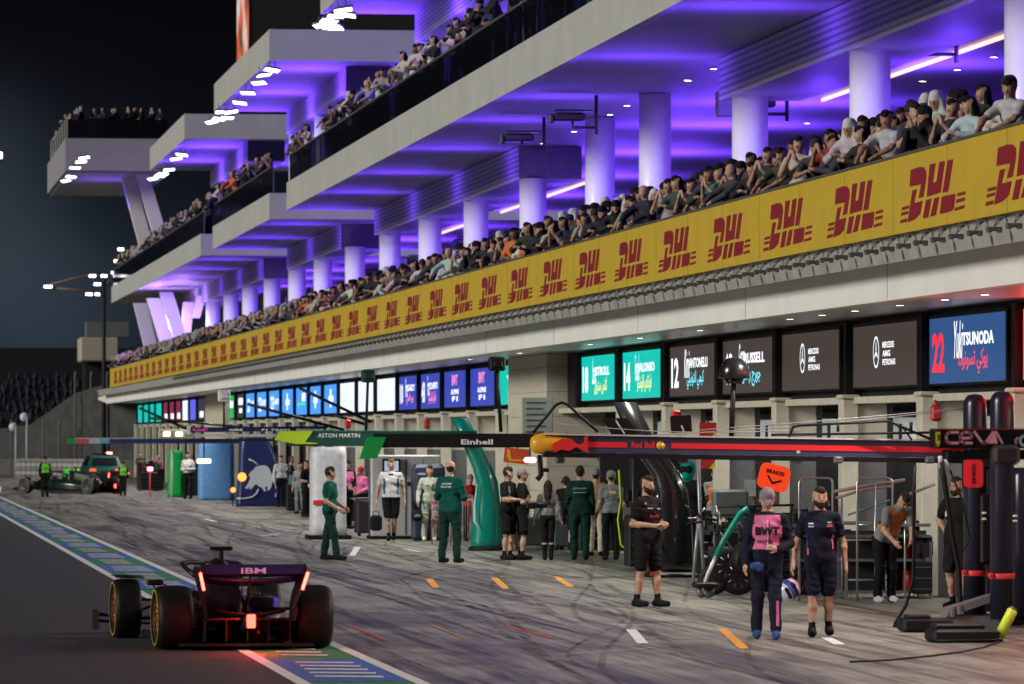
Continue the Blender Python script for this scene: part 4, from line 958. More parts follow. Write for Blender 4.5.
# teal estate car behind it
def estate(loc, rz):
    rt = empty('support_car', loc, rz, 'teal green estate car with a red lit roof lamp, parked behind the green racing car', 'car')
    Mt = mat('teal_paint', (.0, .05, .042), .3, coat=.7, var=.03); Mg = mat('car_glass', (.01, .012, .014), .08, var=0)
    prof = [(-2.3, .45), (-2.35, .80), (-2.2, 1.05), (-1.9, 1.15), (-1.65, 1.55), (-1.2, 1.68), (.2, 1.68), (.75, 1.50), (1.25, 1.12), (2.1, .98), (2.35, .75), (2.35, .40), (1.9, .30), (-1.9, .30)]
    rings = []
    for x, sc in ((-.98, .96), (-.90, 1.0), (.90, 1.0), (.98, .96)): rings.append([(x * (.84 if z > 1.2 else 1), y * sc, .3 + (z - .3) * (sc if z > 1 else 1)) for y, z in prof])
    MB().loft(rings, smooth=False).build('body', Mt, rt)
    MB().add([(-.72, -1.93, 1.18), (.72, -1.93, 1.18), (.66, -1.70, 1.54), (-.66, -1.70, 1.54)], [(0, 1, 2, 3)]).build('rear_window', Mg, rt)
    for s in (-1, 1):
        MB().add([(s * .99, -1.5, 1.16), (s * .99, .9, 1.14), (s * .84, .35, 1.52), (s * .84, -1.2, 1.56)], [(0, 1, 2, 3), (3, 2, 1, 0)]).build('side_window', Mg, rt)
        MB().bbox((s * .72, -2.34, .90), (.34, .05, .10), b=.02).build('tail_light', emat('tail_lamp', (1, .05, .03), 3), rt)
        for y in (-1.45, 1.45):
            wh = empty('wheel', (s * .86, y, .35), parent=rt); MB().lathe([(.2, -.12), (.33, -.12), (.35, -.06), (.35, .06), (.33, .12), (.2, .12)], 24, M=Matrix.Rotation(R(90), 4, 'Y')).build('tyre', M_tyre, wh)
            MB().lathe([(.2, -.10), (.05, -.08), (.04, .08), (.2, .10)], 16, M=Matrix.Rotation(R(90), 4, 'Y')).build('rim', M_grey, wh)
    MB().bbox((0, -.4, 1.76), (1.1, .25, .10), b=.03).build('roof_bar', M_black, rt)
    MB().bbox((.42, -.42, 1.80), (.30, .24, .12), b=.03).build('roof_lamp', emat('roof_lamp_red', (1, .12, .08), 14), rt)
    return rt
v = PXD(101, 262); estate((v.x, v.y, 0), R(4)).scale = (.85, .85, .88)

# ================================================================ overhead booms of the pit boxes
def lit(name, X): return
def bx(px, X, Y):  return None
def PXD(px, d, z=0):                                       # point at distance d, pixel column px, height z
    l = (px - 512) * d / F; return Vector((l * CA + d * SA, d * CA - l * SA, z))
def HZ(py, d): return HC + (HY - py) * d / F
def boom_between(p0, p1, d):                               # frame along a boom: origin, unit vector
    a = PXD(p0, d); b = PXD(p1, d); Y = (a.y + b.y) / 2; a.y = b.y = Y; return a, b
# --- nearest: thin navy boom with the red stripe
d = 70; a, b = boom_between(541, 966, d); L = b.x - a.x; z1, z2 = HZ(433.5, d), HZ(440, d)
BM = empty('pit_gantry', (b.x, b.y, 0)); tag(BM, 'navy overhead boom with red stripe and yellow nose, carried by two dark tubes', 'gantry')
M_navy = mat('boom_navy', (.035, .045, .10), .4, var=.04); M_redl = mat('boom_red', (.62, .02, .025), .45, var=.03); M_yel = mat('nose_yellow', (.72, .36, .02), .4, var=.03); M_lg = mat('boom_light_grey', (.45, .46, .48), .4)
o0 = Vector((-L, 0, 0))
def bz(t): return z1 + (z2 - z1) * t
def bar(z_off0, z_off1, y0, y1, m, name, t0=0, t1=1, par=BM):
    x0, x1 = -L + L * t0, -L + L * t1
    MB().add([(x0, y0, bz(t0) + z_off0), (x1, y0, bz(t1) + z_off0), (x1, y1, bz(t1) + z_off0), (x0, y1, bz(t0) + z_off0), (x0, y0, bz(t0) + z_off1), (x1, y0, bz(t1) + z_off1), (x1, y1, bz(t1) + z_off1), (x0, y1, bz(t0) + z_off1)],
             [(0, 1, 5, 4), (1, 2, 6, 5), (2, 3, 7, 6), (3, 0, 4, 7), (4, 5, 6, 7), (3, 2, 1, 0)]).build(name, m, par)
bar(-.235, -.02, -.10, .12, M_navy, 'boom_beam'); bar(-.018, .0, -.14, .14, M_lg, 'top_flange'); bar(-.30, -.237, -.13, .15, M_black, 'under_tray')
for t0, t1 in ((.09, .195), (.30, 1.0)): bar(-.165, -.095, -.108, -.101, M_redl, 'red_stripe', t0, t1)
text_on(MB(), 'Red Bull', (-L + L * .205, -.108, bz(.2) - .17), (1, 0, 0), (0, 0, 1), .30, .085, bold=.03).build('lettering', M_redl, BM)
MB().lathe([(.055, -.006), (.055, .0)], 14, M=Matrix.Translation((-L + L * .275, -.106, bz(.27) - .13)) @ Matrix.Rotation(R(90), 4, 'X')).build('sun_emblem', M_yel, BM)
for k in range(5): MB().tube([(-L + L * (.27 + .004 * k) - .05, -.12, 0), (-L + L * (.27 + .004 * k) - .05, -.121, .01)], .001, 4)
nz_ = MB(); prof = [(-.18, .005), (-.17, .07), (-.12, .115), (-.02, .135), (.10, .14), (.24, .13), (.36, .12)]
nz_.loft([[(-L + x, -.0 + r_ * math.cos(q * math.pi / 8), z1 - .13 + r_ * math.sin(q * math.pi / 8)) for q in range(16)] for x, r_ in prof]); nz_.build('yellow_nose', M_yel, BM)
MB().prism([(.08, -.02), (.14, .02), (.22, .06), (.34, .035), (.42, -.02), (.50, .0), (.49, .07), (.54, .09), (.53, -.01), (.55, -.12), (.48, -.10), (.40, -.05), (.30, -.10), (.20, -.08), (.12, -.12)],
           lambda u, v_: (-L + u, -.155, z1 - .12 + v_), lambda u, v_: (-L + u, -.12, z1 - .12 + v_)).build('red_emblem', M_redl, BM)
M_tube = mat('gantry_tube', (.013, .015, .032), .28, var=.04)
for px, dd, top in ((975, 70, 394), (1002, 68.5, 391)):
    p = PXD(px, dd) - BM.location; r_ = .15
    zt = HZ(top, dd); MB().lathe([(r_, .12), (r_, zt - .14), (r_ * .9, zt - .07), (r_ * .6, zt - .015), (.01, zt)], 28, M=Matrix.Translation((p.x, p.y, 0))).build('upright_tube', M_tube, BM)
    MB().lathe([(r_ + .006, .62), (r_ + .012, .63), (r_ + .012, .68), (r_ + .006, .69)], 28, M=Matrix.Translation((p.x, p.y, 0))).bbox((p.x - .17, p.y - .12, .67), (.06, .05, .06), b=.01).build('red_strap', mat('strap_red', (.7, .04, .05), .5), BM)
for px, dd in ((1022, 69.5), (990, 71.5)):
    p = PXD(px, dd) - BM.location; MB().lathe([(.14, .12), (.14, 1.9), (.10, 2.0)], 20, M=Matrix.Translation((p.x, p.y, 0))).build('rear_tube', M_tube, BM)
p = PXD(990, 70) - BM.location
MB().bbox((p.x, p.y, .07), (.85, .8, .12), b=.02).build('base_plate', M_black, BM)
MB().bbox((p.x - .05, p.y - .05, 1.22), (.22, .3, .9), b=.03).bbox((p.x + .02, p.y + .05, 2.15), (.5, .4, .35), b=.03).build('control_box', M_black, BM)
for px, py in ((984, 513), (984, 519), (1015, 516), (1015, 521)): q = PXD(px, 68.2, HZ(py, 68.2)) - BM.location; MB().bbox(tuple(q), (.055, .05, .03), b=.01).build('connector', mat('connector_white', (.7, .7, .68), .4), BM)
# frame of thin pipes over the boom
mb = MB(); P_ = lambda px, py, dd=70: PXD(px, dd, HZ(py, dd)) - BM.location
mb.tube([P_(788, 440), P_(793, 427), P_(800, 425.5), P_(888, 421), P_(902, 427), P_(935, 441)], .018, 8).tube([P_(771, 435), P_(965, 432)], .016, 8).tube([P_(838, 424), P_(838, 432)], .02, 6).tube([P_(911, 422), P_(911, 432)], .022, 6).tube([P_(903, 428), P_(912, 440)], .014, 6)
mb.build('pipe_frame', M_black, BM)
MB().tube([P_(533, 433), P_(556, 405), P_(562, 402.5), P_(568, 405), P_(598, 432)], .018, 8).build('triangular_brace', M_black, BM)
for px in (560, 683, 760, 797, 838, 930): MB().bbox(tuple(P_(px, 460)), (.12, .12, .09), b=.02).build('boom_clamp', M_grey, BM)
MB().bbox(tuple(P_(700, 449)), (.03, .06, .14), b=.01).bbox(tuple(P_(798, 450)), (.06, .08, .10), b=.01).build('bolt_plate', M_lg, BM)
# aerial cables
mb = MB()
for (p0, p1, sag) in (((640, 436), (975, 408), 3), ((560, 424), (800, 430), 5), ((700, 430), (985, 406), 1)):
    mb.tube([P_(p0[0] + (p1[0] - p0[0]) * t / 8, p0[1] + (p1[1] - p0[1]) * t / 8 + sag * math.sin(math.pi * t / 8)) for t in range(9)], .006, 4)
mb.build('cable', mat('cable_grey', (.3, .3, .3), .5), BM)

# --- CEVA boom, nearest of all, from the right edge
d = 44; a = PXD(935, d); a.z = 0
CB = empty('pit_gantry', (a.x, a.y, 0)); tag(CB, 'black overhead boom with pink lettering and a yellow shield, entering at the right edge', 'gantry')
zt, zb = HZ(428.5, d), HZ(448.5, d)
MB().bbox((2.8, .12, (zt + zb) / 2), (5.6, .24, zt - zb), b=.01).bbox((2.85, .13, zb - .05), (5.5, .2, .08), b=.01).build('boom_beam', M_black, CB)
MB().box(0.0, 5.6, -.004, .0, zt - .006, zt - .001).build('red_edge', M_redl, CB)
pkm = mat('pink_letter', (.80, .33, .42), .5, var=0)
def cx_(px): return (px - 935) * d / F
def czz(py): return HZ(py, d)
M_w = 0.018
mb = MB(); y_ = -.012
def strokes(pts, wpx=2.4):
    pts = [Vector((cx_(px), y_, czz(py))) for px, py in pts]; r_ = wpx / 2 * d / F
    for q in range(len(pts) - 1):
        t = (pts[q + 1] - pts[q]).normalized(); n = Vector((-t.z, 0, t.x)) * r_; e0 = pts[q] - t * r_ * .9; e1 = pts[q + 1] + t * r_ * .9
        mb.add([e0 - n, e1 - n, e1 + n, e0 + n], [(0, 1, 2, 3)])
strokes([(958, 432.3), (949, 432.3), (946.2, 435), (946.2, 440.5), (949, 443), (958, 443)])
strokes([(961, 438), (972, 438), (972, 434.5), (969.5, 432.3), (964, 432.3), (960.5, 435), (960.5, 440.5), (964, 443), (972, 443)])
strokes([(975, 432), (983, 443), (986, 443), (994, 432)])
mb.add([Vector((cx_(px), y_, czz(py))) for px, py in ((988, 443.5), (996, 431.5), (998.5, 443.5))], [(0, 1, 2)])
strokes([(997, 431.8), (1003, 442.8)], 2.0); strokes([(1019, 438), (1016, 440), (1017.5, 443)], 1.6)
mb.build('lettering', pkm, CB)
MB().prism([(cx_(935.8), czz(432)), (cx_(940.2), czz(432)), (cx_(940.2), czz(442)), (cx_(938), czz(447)), (cx_(935.8), czz(442))], lambda u, v_: (u, -.008, v_), lambda u, v_: (u, -.002, v_)).build('shield_emblem', mat('shield_yellow', (.75, .62, .03), .5, var=0), CB)
MB().prism([(cx_(937.3), czz(435)), (cx_(938.9), czz(434)), (cx_(938.6), czz(441)), (cx_(937.6), czz(441))], lambda u, v_: (u, -.012, v_), lambda u, v_: (u, -.009, v_)).build('shield_mark', M_black, CB)
mb = MB()
for x0, x1 in ((952, 958), (961, 966)): mb.box(cx_(x0), cx_(x1), .025, .03, czz(451), czz(448.9))
mb.build('red_marks', M_redl, CB)
text_on(MB(), 'O', (cx_(1020), -.012, czz(447)), (1, 0, 0), (0, 0, 1), .09, .10, bold=.03).build('lettering', M_lg, CB)
MB().bbox((cx_(1006), .0, czz(455)), (.22, .2, .16), b=.03).build('cover_box', mat('brown_grey_cover', (.05, .035, .035), .5), CB)
MB().tube([(5.2, .12, 0), (5.2, .12, zb)], .09, 12).build('upright_tube', M_tube, CB)
# --- dark boom with green end: posts leaning out from the garage
def post_gantry(d, pl, pr, ytop, ybot, label, Mb, Mp, base_px, top_px, base_w, top_w, ytopz, yend, extra=None, Mhi=None):
    a, b = boom_between(pl, pr, d); rt = empty('pit_gantry', (b.x, b.y, 0)); tag(rt, label, 'gantry')
    L = b.x - a.x; zt, zb = HZ(ytop, d), HZ(ybot, d)
    MB().bbox((-L / 2, 0, (zt + zb) / 2), (L, .2, zt - zb), b=.01).build('boom_beam', Mb, rt)
    def X_(px): return (px - pr) * d / F
    s = d / F; z_top = HZ(ytopz, d)
    path = [(X_(base_px), 0.0, base_w), (X_(base_px) - .02, .25, base_w * .97), (X_(base_px) + .02, .9, base_w * .80), (X_(base_px) - .0, 1.45, base_w * .68), (X_(base_px) - .10, 1.75, base_w * .62), (X_(top_px) + (X_(base_px) - X_(top_px)) * .45, 2.2, base_w * .56), (X_(top_px), z_top, top_w)]
    rings = []
    for x, z, w_ in path:
        rings.append([(x + w_ / 2 * math.cos(t), .28 * max(w_, .3) / base_w * math.sin(t) * 1.1 + .15, z) for t in [2 * math.pi * k / 20 for k in range(20)]])
    MB().loft(rings).build('leaning_post', Mp, rt)
    MB().lathe([(base_w * .58, 0), (base_w * .58, .06), (base_w * .5, .09)], 28, M=Matrix.Translation((X_(base_px), .15, 0))).build('base_ring', M_black, rt)
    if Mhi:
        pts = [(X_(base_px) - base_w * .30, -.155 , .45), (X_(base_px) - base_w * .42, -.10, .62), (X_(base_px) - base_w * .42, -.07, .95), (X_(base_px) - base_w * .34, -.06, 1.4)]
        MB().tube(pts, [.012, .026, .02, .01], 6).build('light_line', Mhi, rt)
    return rt, X_, zt, zb, L
M_teal = mat('post_teal', (.0, .20, .155), .28, var=.04, coat=.5); M_dgreen = mat('boom_dark_green', (.01, .06, .045), .4); M_lime = mat('lime_green', (.42, .62, .02), .45, var=.03); M_gr2 = mat('boom_end_green', (.0, .30, .05), .45, var=.03)
M_wl = mat('letter_white', (.75, .77, .78), .5, var=0)
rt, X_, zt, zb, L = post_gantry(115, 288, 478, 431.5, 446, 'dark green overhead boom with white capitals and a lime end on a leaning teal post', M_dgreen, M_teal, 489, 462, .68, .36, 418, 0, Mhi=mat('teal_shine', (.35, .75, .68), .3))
s = 115 / F; zz = lambda py: HZ(py, 115)
MB().prism([(X_(281), zz(431)), (X_(313), zz(431)), (X_(305), zz(442)), (X_(318), zz(443)), (X_(316), zz(444)), (X_(296), zz(444)), (X_(275), zz(440))], lambda u, v_: (u, -.13, v_), lambda u, v_: (u, .12, v_)).build('lime_end', M_lime, rt)
text_on(MB(), 'ASTON MARTIN', (X_(318), -.108, zz(437.5)), (1, 0, 0), (0, 0, 1), 42 * s, 4.2 * s, bold=.01).build('lettering', M_wl, rt)
MB().box(X_(313), X_(478), -.12, .12, zt + .001, zt + .02).build('teal_flange', M_teal, rt)
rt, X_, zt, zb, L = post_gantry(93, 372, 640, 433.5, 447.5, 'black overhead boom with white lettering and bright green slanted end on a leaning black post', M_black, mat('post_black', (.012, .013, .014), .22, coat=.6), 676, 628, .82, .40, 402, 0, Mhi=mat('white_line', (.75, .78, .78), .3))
s = 93 / F; zz = lambda py: HZ(py, 93)
MB().prism([(X_(368), zz(437)), (X_(386), zz(437)), (X_(377), zz(458)), (X_(360), zz(459))], lambda u, v_: (u, -.12, v_), lambda u, v_: (u, .12, v_)).build('green_end', M_gr2, rt)
text_on(MB(), 'Einhell', (X_(461), -.105, zz(444.5)), (1, 0, 0), (0, 0, 1), 32 * s, 5.2 * s, bold=.03).build('lettering', M_wl, rt)
for x0 in (604, 618):
    MB().prism([(X_(x0 - 2), zz(418)), (X_(x0 + 9), zz(418)), (X_(x0 + 22), zz(437)), (X_(x0 + 10), zz(437))], lambda u, v_: (u, -.25, v_), lambda u, v_: (u, -.15, v_)).build('fin', M_black, rt)
MB().box(X_(655), X_(707), -.3, .4, .05, .09).build('base_trim', mat('trim_pale', (.45, .42, .42), .4), rt)
MB().box(X_(650), X_(656), -.31, -.29, .04, .12).build('base_trim', M_redl, rt)
for px in (658, 665, 698, 704): MB().lathe([(.05, -.03), (.05, .03)], 12, M=Matrix.Translation((X_(px), -.2, .05)) @ Matrix.Rotation(R(90), 4, 'X')).build('castor', M_grey, rt)
# --- navy boom with pink lettering
d = 159; a, b = boom_between(188, 330, d); rt = empty('pit_gantry', (b.x, b.y, 0)); tag(rt, 'thin navy overhead boom with pink and white lettering in the middle distance', 'gantry'); s = d / F; X_ = lambda px: (px - 330) * s; zz = lambda py: HZ(py, d)
MB().prism([(X_(190), zz(427.5)), (X_(330), zz(426)), (X_(325), zz(430.5)), (X_(190), zz(432.5))], lambda u, v_: (u, -.1, v_), lambda u, v_: (u, .1, v_)).build('boom_beam', mat('boom_navy_dark', (.01, .012, .05), .4), rt)
text_on(MB(), 'PLANET', (X_(193), -.11, zz(431.5)), (1, 0, 0), (0, 0, 1), 15 * s, 2.8 * s, bold=.03).build('lettering', mat('pink_text', (.75, .08, .38), .5, var=0), rt)
for p0, w_ in ((229, 14), (262, 28), (297, 27)): text_on(MB(), 'ALPINE' if p0 == 229 else 'MICHELIN'[:0] + ('BINANCE' if 0 else 'F1 TEAM') if p0 == 262 else 'ENSTONE', (X_(p0), -.11, zz(430.8)), (1, 0, 0), (0, 0, 1), w_ * s, 1.9 * s, bold=.02).build('lettering', M_wl, rt)
MB().box(X_(186), X_(280), -.08, .08, zz(437), zz(434)).build('grey_tray', mat('tray_grey', (.30, .31, .32), .5), rt)
MB().bbox((X_(250), 0, zz(440)), (130 * s, .14, 2.6 * s), b=.01).build('lower_rail', M_black, rt)
MB().bbox((X_(189), 0, zz(431)), (3.5 * s, .25, 9 * s), b=.02).build('end_plate', M_lg, rt)
MB().tube([(X_(330), .1, 0), (X_(330), .1, zz(430))], .12, 12).build('upright_tube', M_black, rt)
MB().tube([(X_(248), 0, zz(404)), (X_(345), 0, zz(430))], .05, 6).tube([(X_(335), 0, zz(415)), (X_(365), 0, zz(424))], .05, 6).tube([(X_(300), 0, zz(388)), (X_(372), 0, zz(422))], .05, 6).build('stay_pole', M_black, rt)
# --- grey boom and far boom
d = 196; a, b = boom_between(68, 262, d); rt = empty('pit_gantry', (b.x, b.y, 0)); tag(rt, 'long thin far boom with green, red, light blue and navy sections', 'gantry'); s = d / F; X_ = lambda px: (px - 262) * s; zz = lambda py: HZ(py, d)
for p0, p1, m in ((68, 77, M_gr2), (77, 90, mat('boom_faded_red', (.45, .08, .08), .5)), (90, 101, mat('boom_pale', (.35, .40, .5), .5)), (101, 110, mat('boom_sky', (.10, .32, .55), .5)), (110, 262, mat('boom_navy_far', (.015, .025, .12), .5))):
    MB().box(X_(p0), X_(p1) - .002, -.1, .1, zz(443.5), zz(438.8)).build('boom_section', m, rt)
MB().box(X_(76), X_(140), -.1, .1, zz(438.7), zz(437.9)).build('boom_section', M_lg, rt)
MB().tube([(X_(262), .1, 0), (X_(262), .1, zz(440))], .12, 12).build('upright_tube', M_black, rt)
MB().tube([(X_(140), 0, zz(408)), (X_(190), 0, zz(430))], .05, 6).tube([(X_(150), 0, zz(418)), (X_(250), 0, zz(428))], .05, 6).build('stay_pole', M_black, rt)
o = MB().bbox((0, 0, 0), (1.0, .4, .32), b=.03).bbox((-.2, -.21, 0), (.25, .03, .16), 1, b=.01).bbox((.25, -.21, 0), (.25, .03, .16), 1, b=.01).tube([(0, 0, -.1), (0, 0, -2.6)], .04, 6).build('pit_signal_lamp', [M_lg, emat('signal_yellow', (1, .75, .25), 4)]); o.location = PXD(172, 200, HZ(434, 200))
tag(o, 'grey box with two glowing yellow lamps on a stand near the far boom', 'signal lamp')

# --- big posts and covered cabinets further down
def sculpt(name, px, d, wpx, ytop, label, m, lean=0, shape=None, art=None, cat='gantry post'):
    s = d / F; rt = empty(name, PXD(px, d), label=label, cat=cat); rt.location.z = 0; H = HZ(ytop, d); w_ = wpx * s
    rings = []
    for t, ww, dx in (shape or ((0, 1, 0), (.1, 1, 0), (.5, .93, 0), (.9, .85, 0), (1, .7, 0))):
        rings.append(rrect(w_ * ww, -.35, .35, 0, r=.3)); rings[-1] = [(x + dx * w_, z, H * t) for x, _, z in rings[-1]]
    MB().loft(rings).build('cover', m, rt); return rt, s, H
rt, s, H = sculpt('gantry_post', 259, 188, 46, 440, 'dark blue wide gantry post with a large white bull emblem', mat('post_navy', (.018, .025, .13), .35), shape=((0, 1.0, 0), (.05, 1.0, 0), (.5, .94, .02), (.8, .80, -.04), (1, .62, -.10), (1.08, .45, -.14)))
bull = [(165,330),(185,300),(203,262),(192,238),(200,222),(222,205),(240,182),(265,174),(300,172),(322,182),(335,200),(350,240),(366,250),(352,290),(345,320),(330,345),(318,340),(322,318),(300,322),(310,350),(296,348),(282,325),(262,318),(240,300),(222,318),(210,335),(196,336),(205,318),(182,334)]
f_ = lambda x, y: ((220 + x / 6.84 - 259) * s, HZ(440 + y / 6.84, 188))
MB().prism([f_(*p) for p in bull], lambda u, v_: (u, -.372, v_), lambda u, v_: (u, -.33, v_)).build('bull_emblem', mat('emblem_white', (.60, .64, .72), .5, var=0), rt)
MB().tube([(lambda q: (q[0], -.38, q[1]))(f_(*p)) for p in ((190, 130), (215, 140), (240, 155), (255, 172))], .03, 6).tube([(lambda q: (q[0], -.38, q[1]))(f_(*p)) for p in ((110, 398), (160, 400), (215, 390), (245, 365), (258, 335))], .03, 6).tube([(lambda q: (q[0], -.38, q[1]))(f_(*p)) for p in ((366, 280), (380, 310), (388, 350), (378, 390))], .05, 6).build('emblem_tail', MATS['emblem_white'], rt)
MB().prism([f_(150, 200), f_(165, 200), f_(192, 25), f_(180, 25)], lambda u, v_: (u, -.32, v_), lambda u, v_: (u, -.28, v_)).build('white_stripe', MATS['emblem_white'], rt)
sculpt('gantry_post', 176, 215, 17, 450, 'bright green rounded gantry post beside a man in a white shirt', mat('post_green', (.0, .33, .06), .4))
rt, s, H = sculpt('equipment_cabinet', 216, 206, 36, 440, 'tall light blue covered cabinet behind a dark standing figure', mat('cover_lightblue', (.10, .26, .55), .6), shape=((0, 1, 0), (.05, 1, 0), (.9, 1, 0), (1, .9, 0)), cat='cabinet')
rt, s, H = sculpt('equipment_cabinet', 328, 128, 36, 447, 'white upright cabinet with a red strip near its foot behind the green overalls', mat('cabinet_white', (.55, .57, .62), .4), shape=((0, 1.05, 0), (.15, 1, 0), (.9, 1.0, 0), (1, .92, 0)), cat='cabinet')
MB().box(-16 * s, -5 * s, -.37, -.34, HZ(505, 128), HZ(500, 128)).build('red_strip', mat('strip_red', (.6, .02, .02), .4), rt)
MB().bbox((0, -.05, .05), (44 * s, .9, .1), b=.02).build('base', M_black, rt)
d = 128; s = d / F; rt = empty('equipment_cabinet', PXD(406, d), label='large grey white double door cabinet with a screen, behind the man with the case', cat='cabinet'); rt.location.z = 0
Mc = mat('cabinet_grey', (.42, .43, .45), .5, var=.04); H = HZ(455, d)
MB().bbox((0, .35, H / 2), (70 * s, .7, H), b=.03).build('body', Mc, rt)
MB().box(-1 * s, 1.0 * s, -.006, 0, .1, H - .1).box(17 * s, 17.6 * s, -.006, 0, .1, H - .1).build('door_gap', M_grey, rt)
MB().bbox((3 * s, -.03, HZ(484, d)), (3 * s, .04, .1), b=.01).build('door_handle', M_black, rt)
MB().bbox((-15 * s, -.06, HZ(466, d)), (18 * s, .08, 15 * s), b=.01).box(-22 * s, -8 * s, -.105, -.10, HZ(471, d), HZ(461, d), 1).build('monitor', [M_black, emat('monitor_glow', (.35, .45, .6), .9)], rt)
MB().bbox((0, .3, .04), (74 * s, .9, .08), b=.02).build('base', M_black, rt)
o = MB().bbox((0, 0, .65), (.75, .4, 1.3), b=.06).bbox((-.1, -.2, .9), (.4, .1, .5), b=.03).build('equipment_cabinet', mat('rack_dark_blue', (.02, .03, .07), .5)); o.location = PXD(428, 126); o.location.z = 0.6; o.location.z = 0; o.scale = (1, 1, 1.35); tag(o, 'dark blue rack behind the driver in the pale race suit', 'cabinet')
o = MB().bbox((0, 0, 0), (.7, .12, 1.0), b=.02).build('notice_board', M_wpanel); o.location = PXD(537, 122, HZ(420, 122)); 
o.data.materials[0] = mat('notice_pale', (.38, .37, .33), .7); tag(o, 'pale grey notice board with faint lines on the stone wall', 'sign')
mb = MB()
for k in range(6): mb.box(-.25, .18 - .05 * (k % 2), -.066, -.061, .36 - k * .13, .40 - k * .13)
q = mb.build('notice_lines', M_grey, o)

# ================================================================ hanging boards and small lamps
def board(px, py, d, w_, h_, label, m, rot=0, txt=None, txtm=None, r=.25, cat='sign', hang=None, extra=None, name='pit_board'):
    s = d / F; rt = empty(name, PXD(px, d, HZ(py, d)), label=label, cat=cat); rt.rotation_euler = (0, R(rot), 0)
    W, H = w_ * s, h_ * s; MB().loft([[(x, y, z) for x, _, z in rrect(W, -H / 2, H / 2, 0, r=r)] for y in (-.02, .02)], smooth=False).build('board', m, rt)
    if txt: text_on(MB(), txt, (-W * .3, -.026, H * .12), (1, 0, 0), (0, 0, 1), W * .6, H * .16, bold=.04).build('lettering', txtm or M_black, rt)
    if extra: extra(rt, W, H)
    if hang: MB().tube([(0, .03, H / 2 - .05), (0, .03, H / 2 + hang * s)], .015, 6).build('hanger', M_black, rt)
    return rt
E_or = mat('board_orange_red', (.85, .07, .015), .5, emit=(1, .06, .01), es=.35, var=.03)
def chev(rt, W, H): 
    MB().prism([(-W * .22, H * .06), (-.02 * W, -H * .18), (W * .26, -H * .02), (W * .26, -H * .09), (-.02 * W, -H * .28), (-W * .24, 0)], lambda u, v_: (u, -.03, v_), lambda u, v_: (u, -.021, v_)).build('check_mark', M_black, rt)
rt = board(774, 477.5, 77, 31, 26, 'bright orange red rounded board with black tick, tilted behind the driver in the cap', E_or, 14, 'BRAKES', extra=chev)
MB().tube([(.0, .05, -.1), (.15, .08, -.9), (.2, .1, -1.35), (.2, .1, -1.82)], .02, 6).build('stick', M_black, rt)
rt = board(973, 473.5, 66, 20, 28, 'dark red rounded board with upright writing, hanging before the right gantry tubes', mat('board_dark_red', (.50, .01, .02), .45, var=.03), hang=6, r=.22)
MB().loft([[(x, y, z) for x, _, z in rrect(20.9 * 66 / F * 1.04, -.175, .175, 0, r=.22)] for y in (-.015, .025)], smooth=False).build('rim', M_black, rt)
text_on(MB(), 'BRAKES', (-.02, -.028, -.12), (0, 0, 1), (-1, 0, 0), .24, -.05, bold=.03).build('lettering', M_black, rt)
M_rs = mat('sign_red', (.50, .02, .025), .5)
def ycorner(rt, W, H): MB().prism([(W * .05, -H / 2), (W / 2, -H / 2), (W / 2, H * .0)], lambda u, v_: (u, -.028, v_), lambda u, v_: (u, -.021, v_)).build('yellow_corner', mat('sign_yellow', (.6, .6, .03), .5), rt)
board(708, 431, 95, 17, 17, 'red square board with a yellow lower corner, above the striped boom', M_rs, r=.04, extra=ycorner, hang=2)
board(708, 461.5, 95, 14, 14, 'red square board with a yellow corner, below the striped boom beside the covered post', M_rs, r=.06, extra=ycorner, hang=3)
def yl(rt, W, H): MB().prism([(-W * .4, -H * .1), (-W * .25, -H * .38), (W * .4, -H * .28), (W * .4, -H * .18), (-W * .2, -H * .26), (-W * .32, H * .4), (-W * .4, H * .4)], lambda u, v_: (u, -.028, v_), lambda u, v_: (u, -.021, v_)).build('yellow_line', M_yel, rt)
board(517, 456, 96, 26, 15, 'orange red board with a yellow outline hanging under the yellow boom nose', mat('sign_orange_red', (.55, .06, .02), .5), 6, r=.1, extra=yl, hang=4)
o = MB().bbox((0, 0, 0), (.20, .1, .09), b=.03).tube([(0, 0, .03), (0, 0, .2)], .015, 6, mi=1).build('red_lamp', [emat('lamp_red_white', (1, .35, .3), 7), M_black]); o.location = PXD(530, 90, HZ(460, 90)); tag(o, 'small glowing red lamp under the yellow boom nose', 'lamp')
# black lamps and cameras on poles
def pole_lamp(px, py, d, ybot, w_, h_, label, m, px2=None, r=.03, cat='lamp', shape='box'):
    s = d / F; rt = empty('pole_lamp', PXD(px, d, HZ(py, d)), label=label, cat=cat)
    if shape == 'box': MB().bbox((0, 0, 0), (w_ * s, .3, h_ * s), b=.03).bbox((0, -.16, 0), (w_ * s * .6, .05, h_ * s * .5), b=.02).build('head', m, rt)
    else: MB().lathe([(.20, -.13), (.215, -.10), (.19, .05), (.10, .14), (.01, .16)], 24).lathe([(.11, -.20), (.13, -.13), (.05, -.12)], 20).build('head', m, rt)
    MB().tube([(0, 0, -.05), (((px2 or px) - px) * s, 0, HZ(ybot, d) - HZ(py, d))], r, 8).build('pole', M_black, rt); return rt
pole_lamp(734, 369, 74, 447, 22, 18, 'black dome shaped lamp on a thin pole in front of the number 63 screen', mat('lamp_black', (.012, .012, .013), .25, coat=.3), 731, .035, shape='dome')
pole_lamp(497, 364, 93, 432, 16, 14, 'black box camera on a tall thin pole beside the small teal screen', M_black, 501, .03, 'camera')
pole_lamp(368, 376, 115, 432, 13, 13, 'dark green box camera on a tall thin pole in front of the white screens', mat('lamp_dark_green', (.01, .05, .04), .5), 366, .03, 'camera')
pole_lamp(224, 396, 159, 428, 12, 12, 'pale round camera head above the bright green screens', mat('lamp_pale', (.7, .72, .7), .4), 224, .03, 'camera')
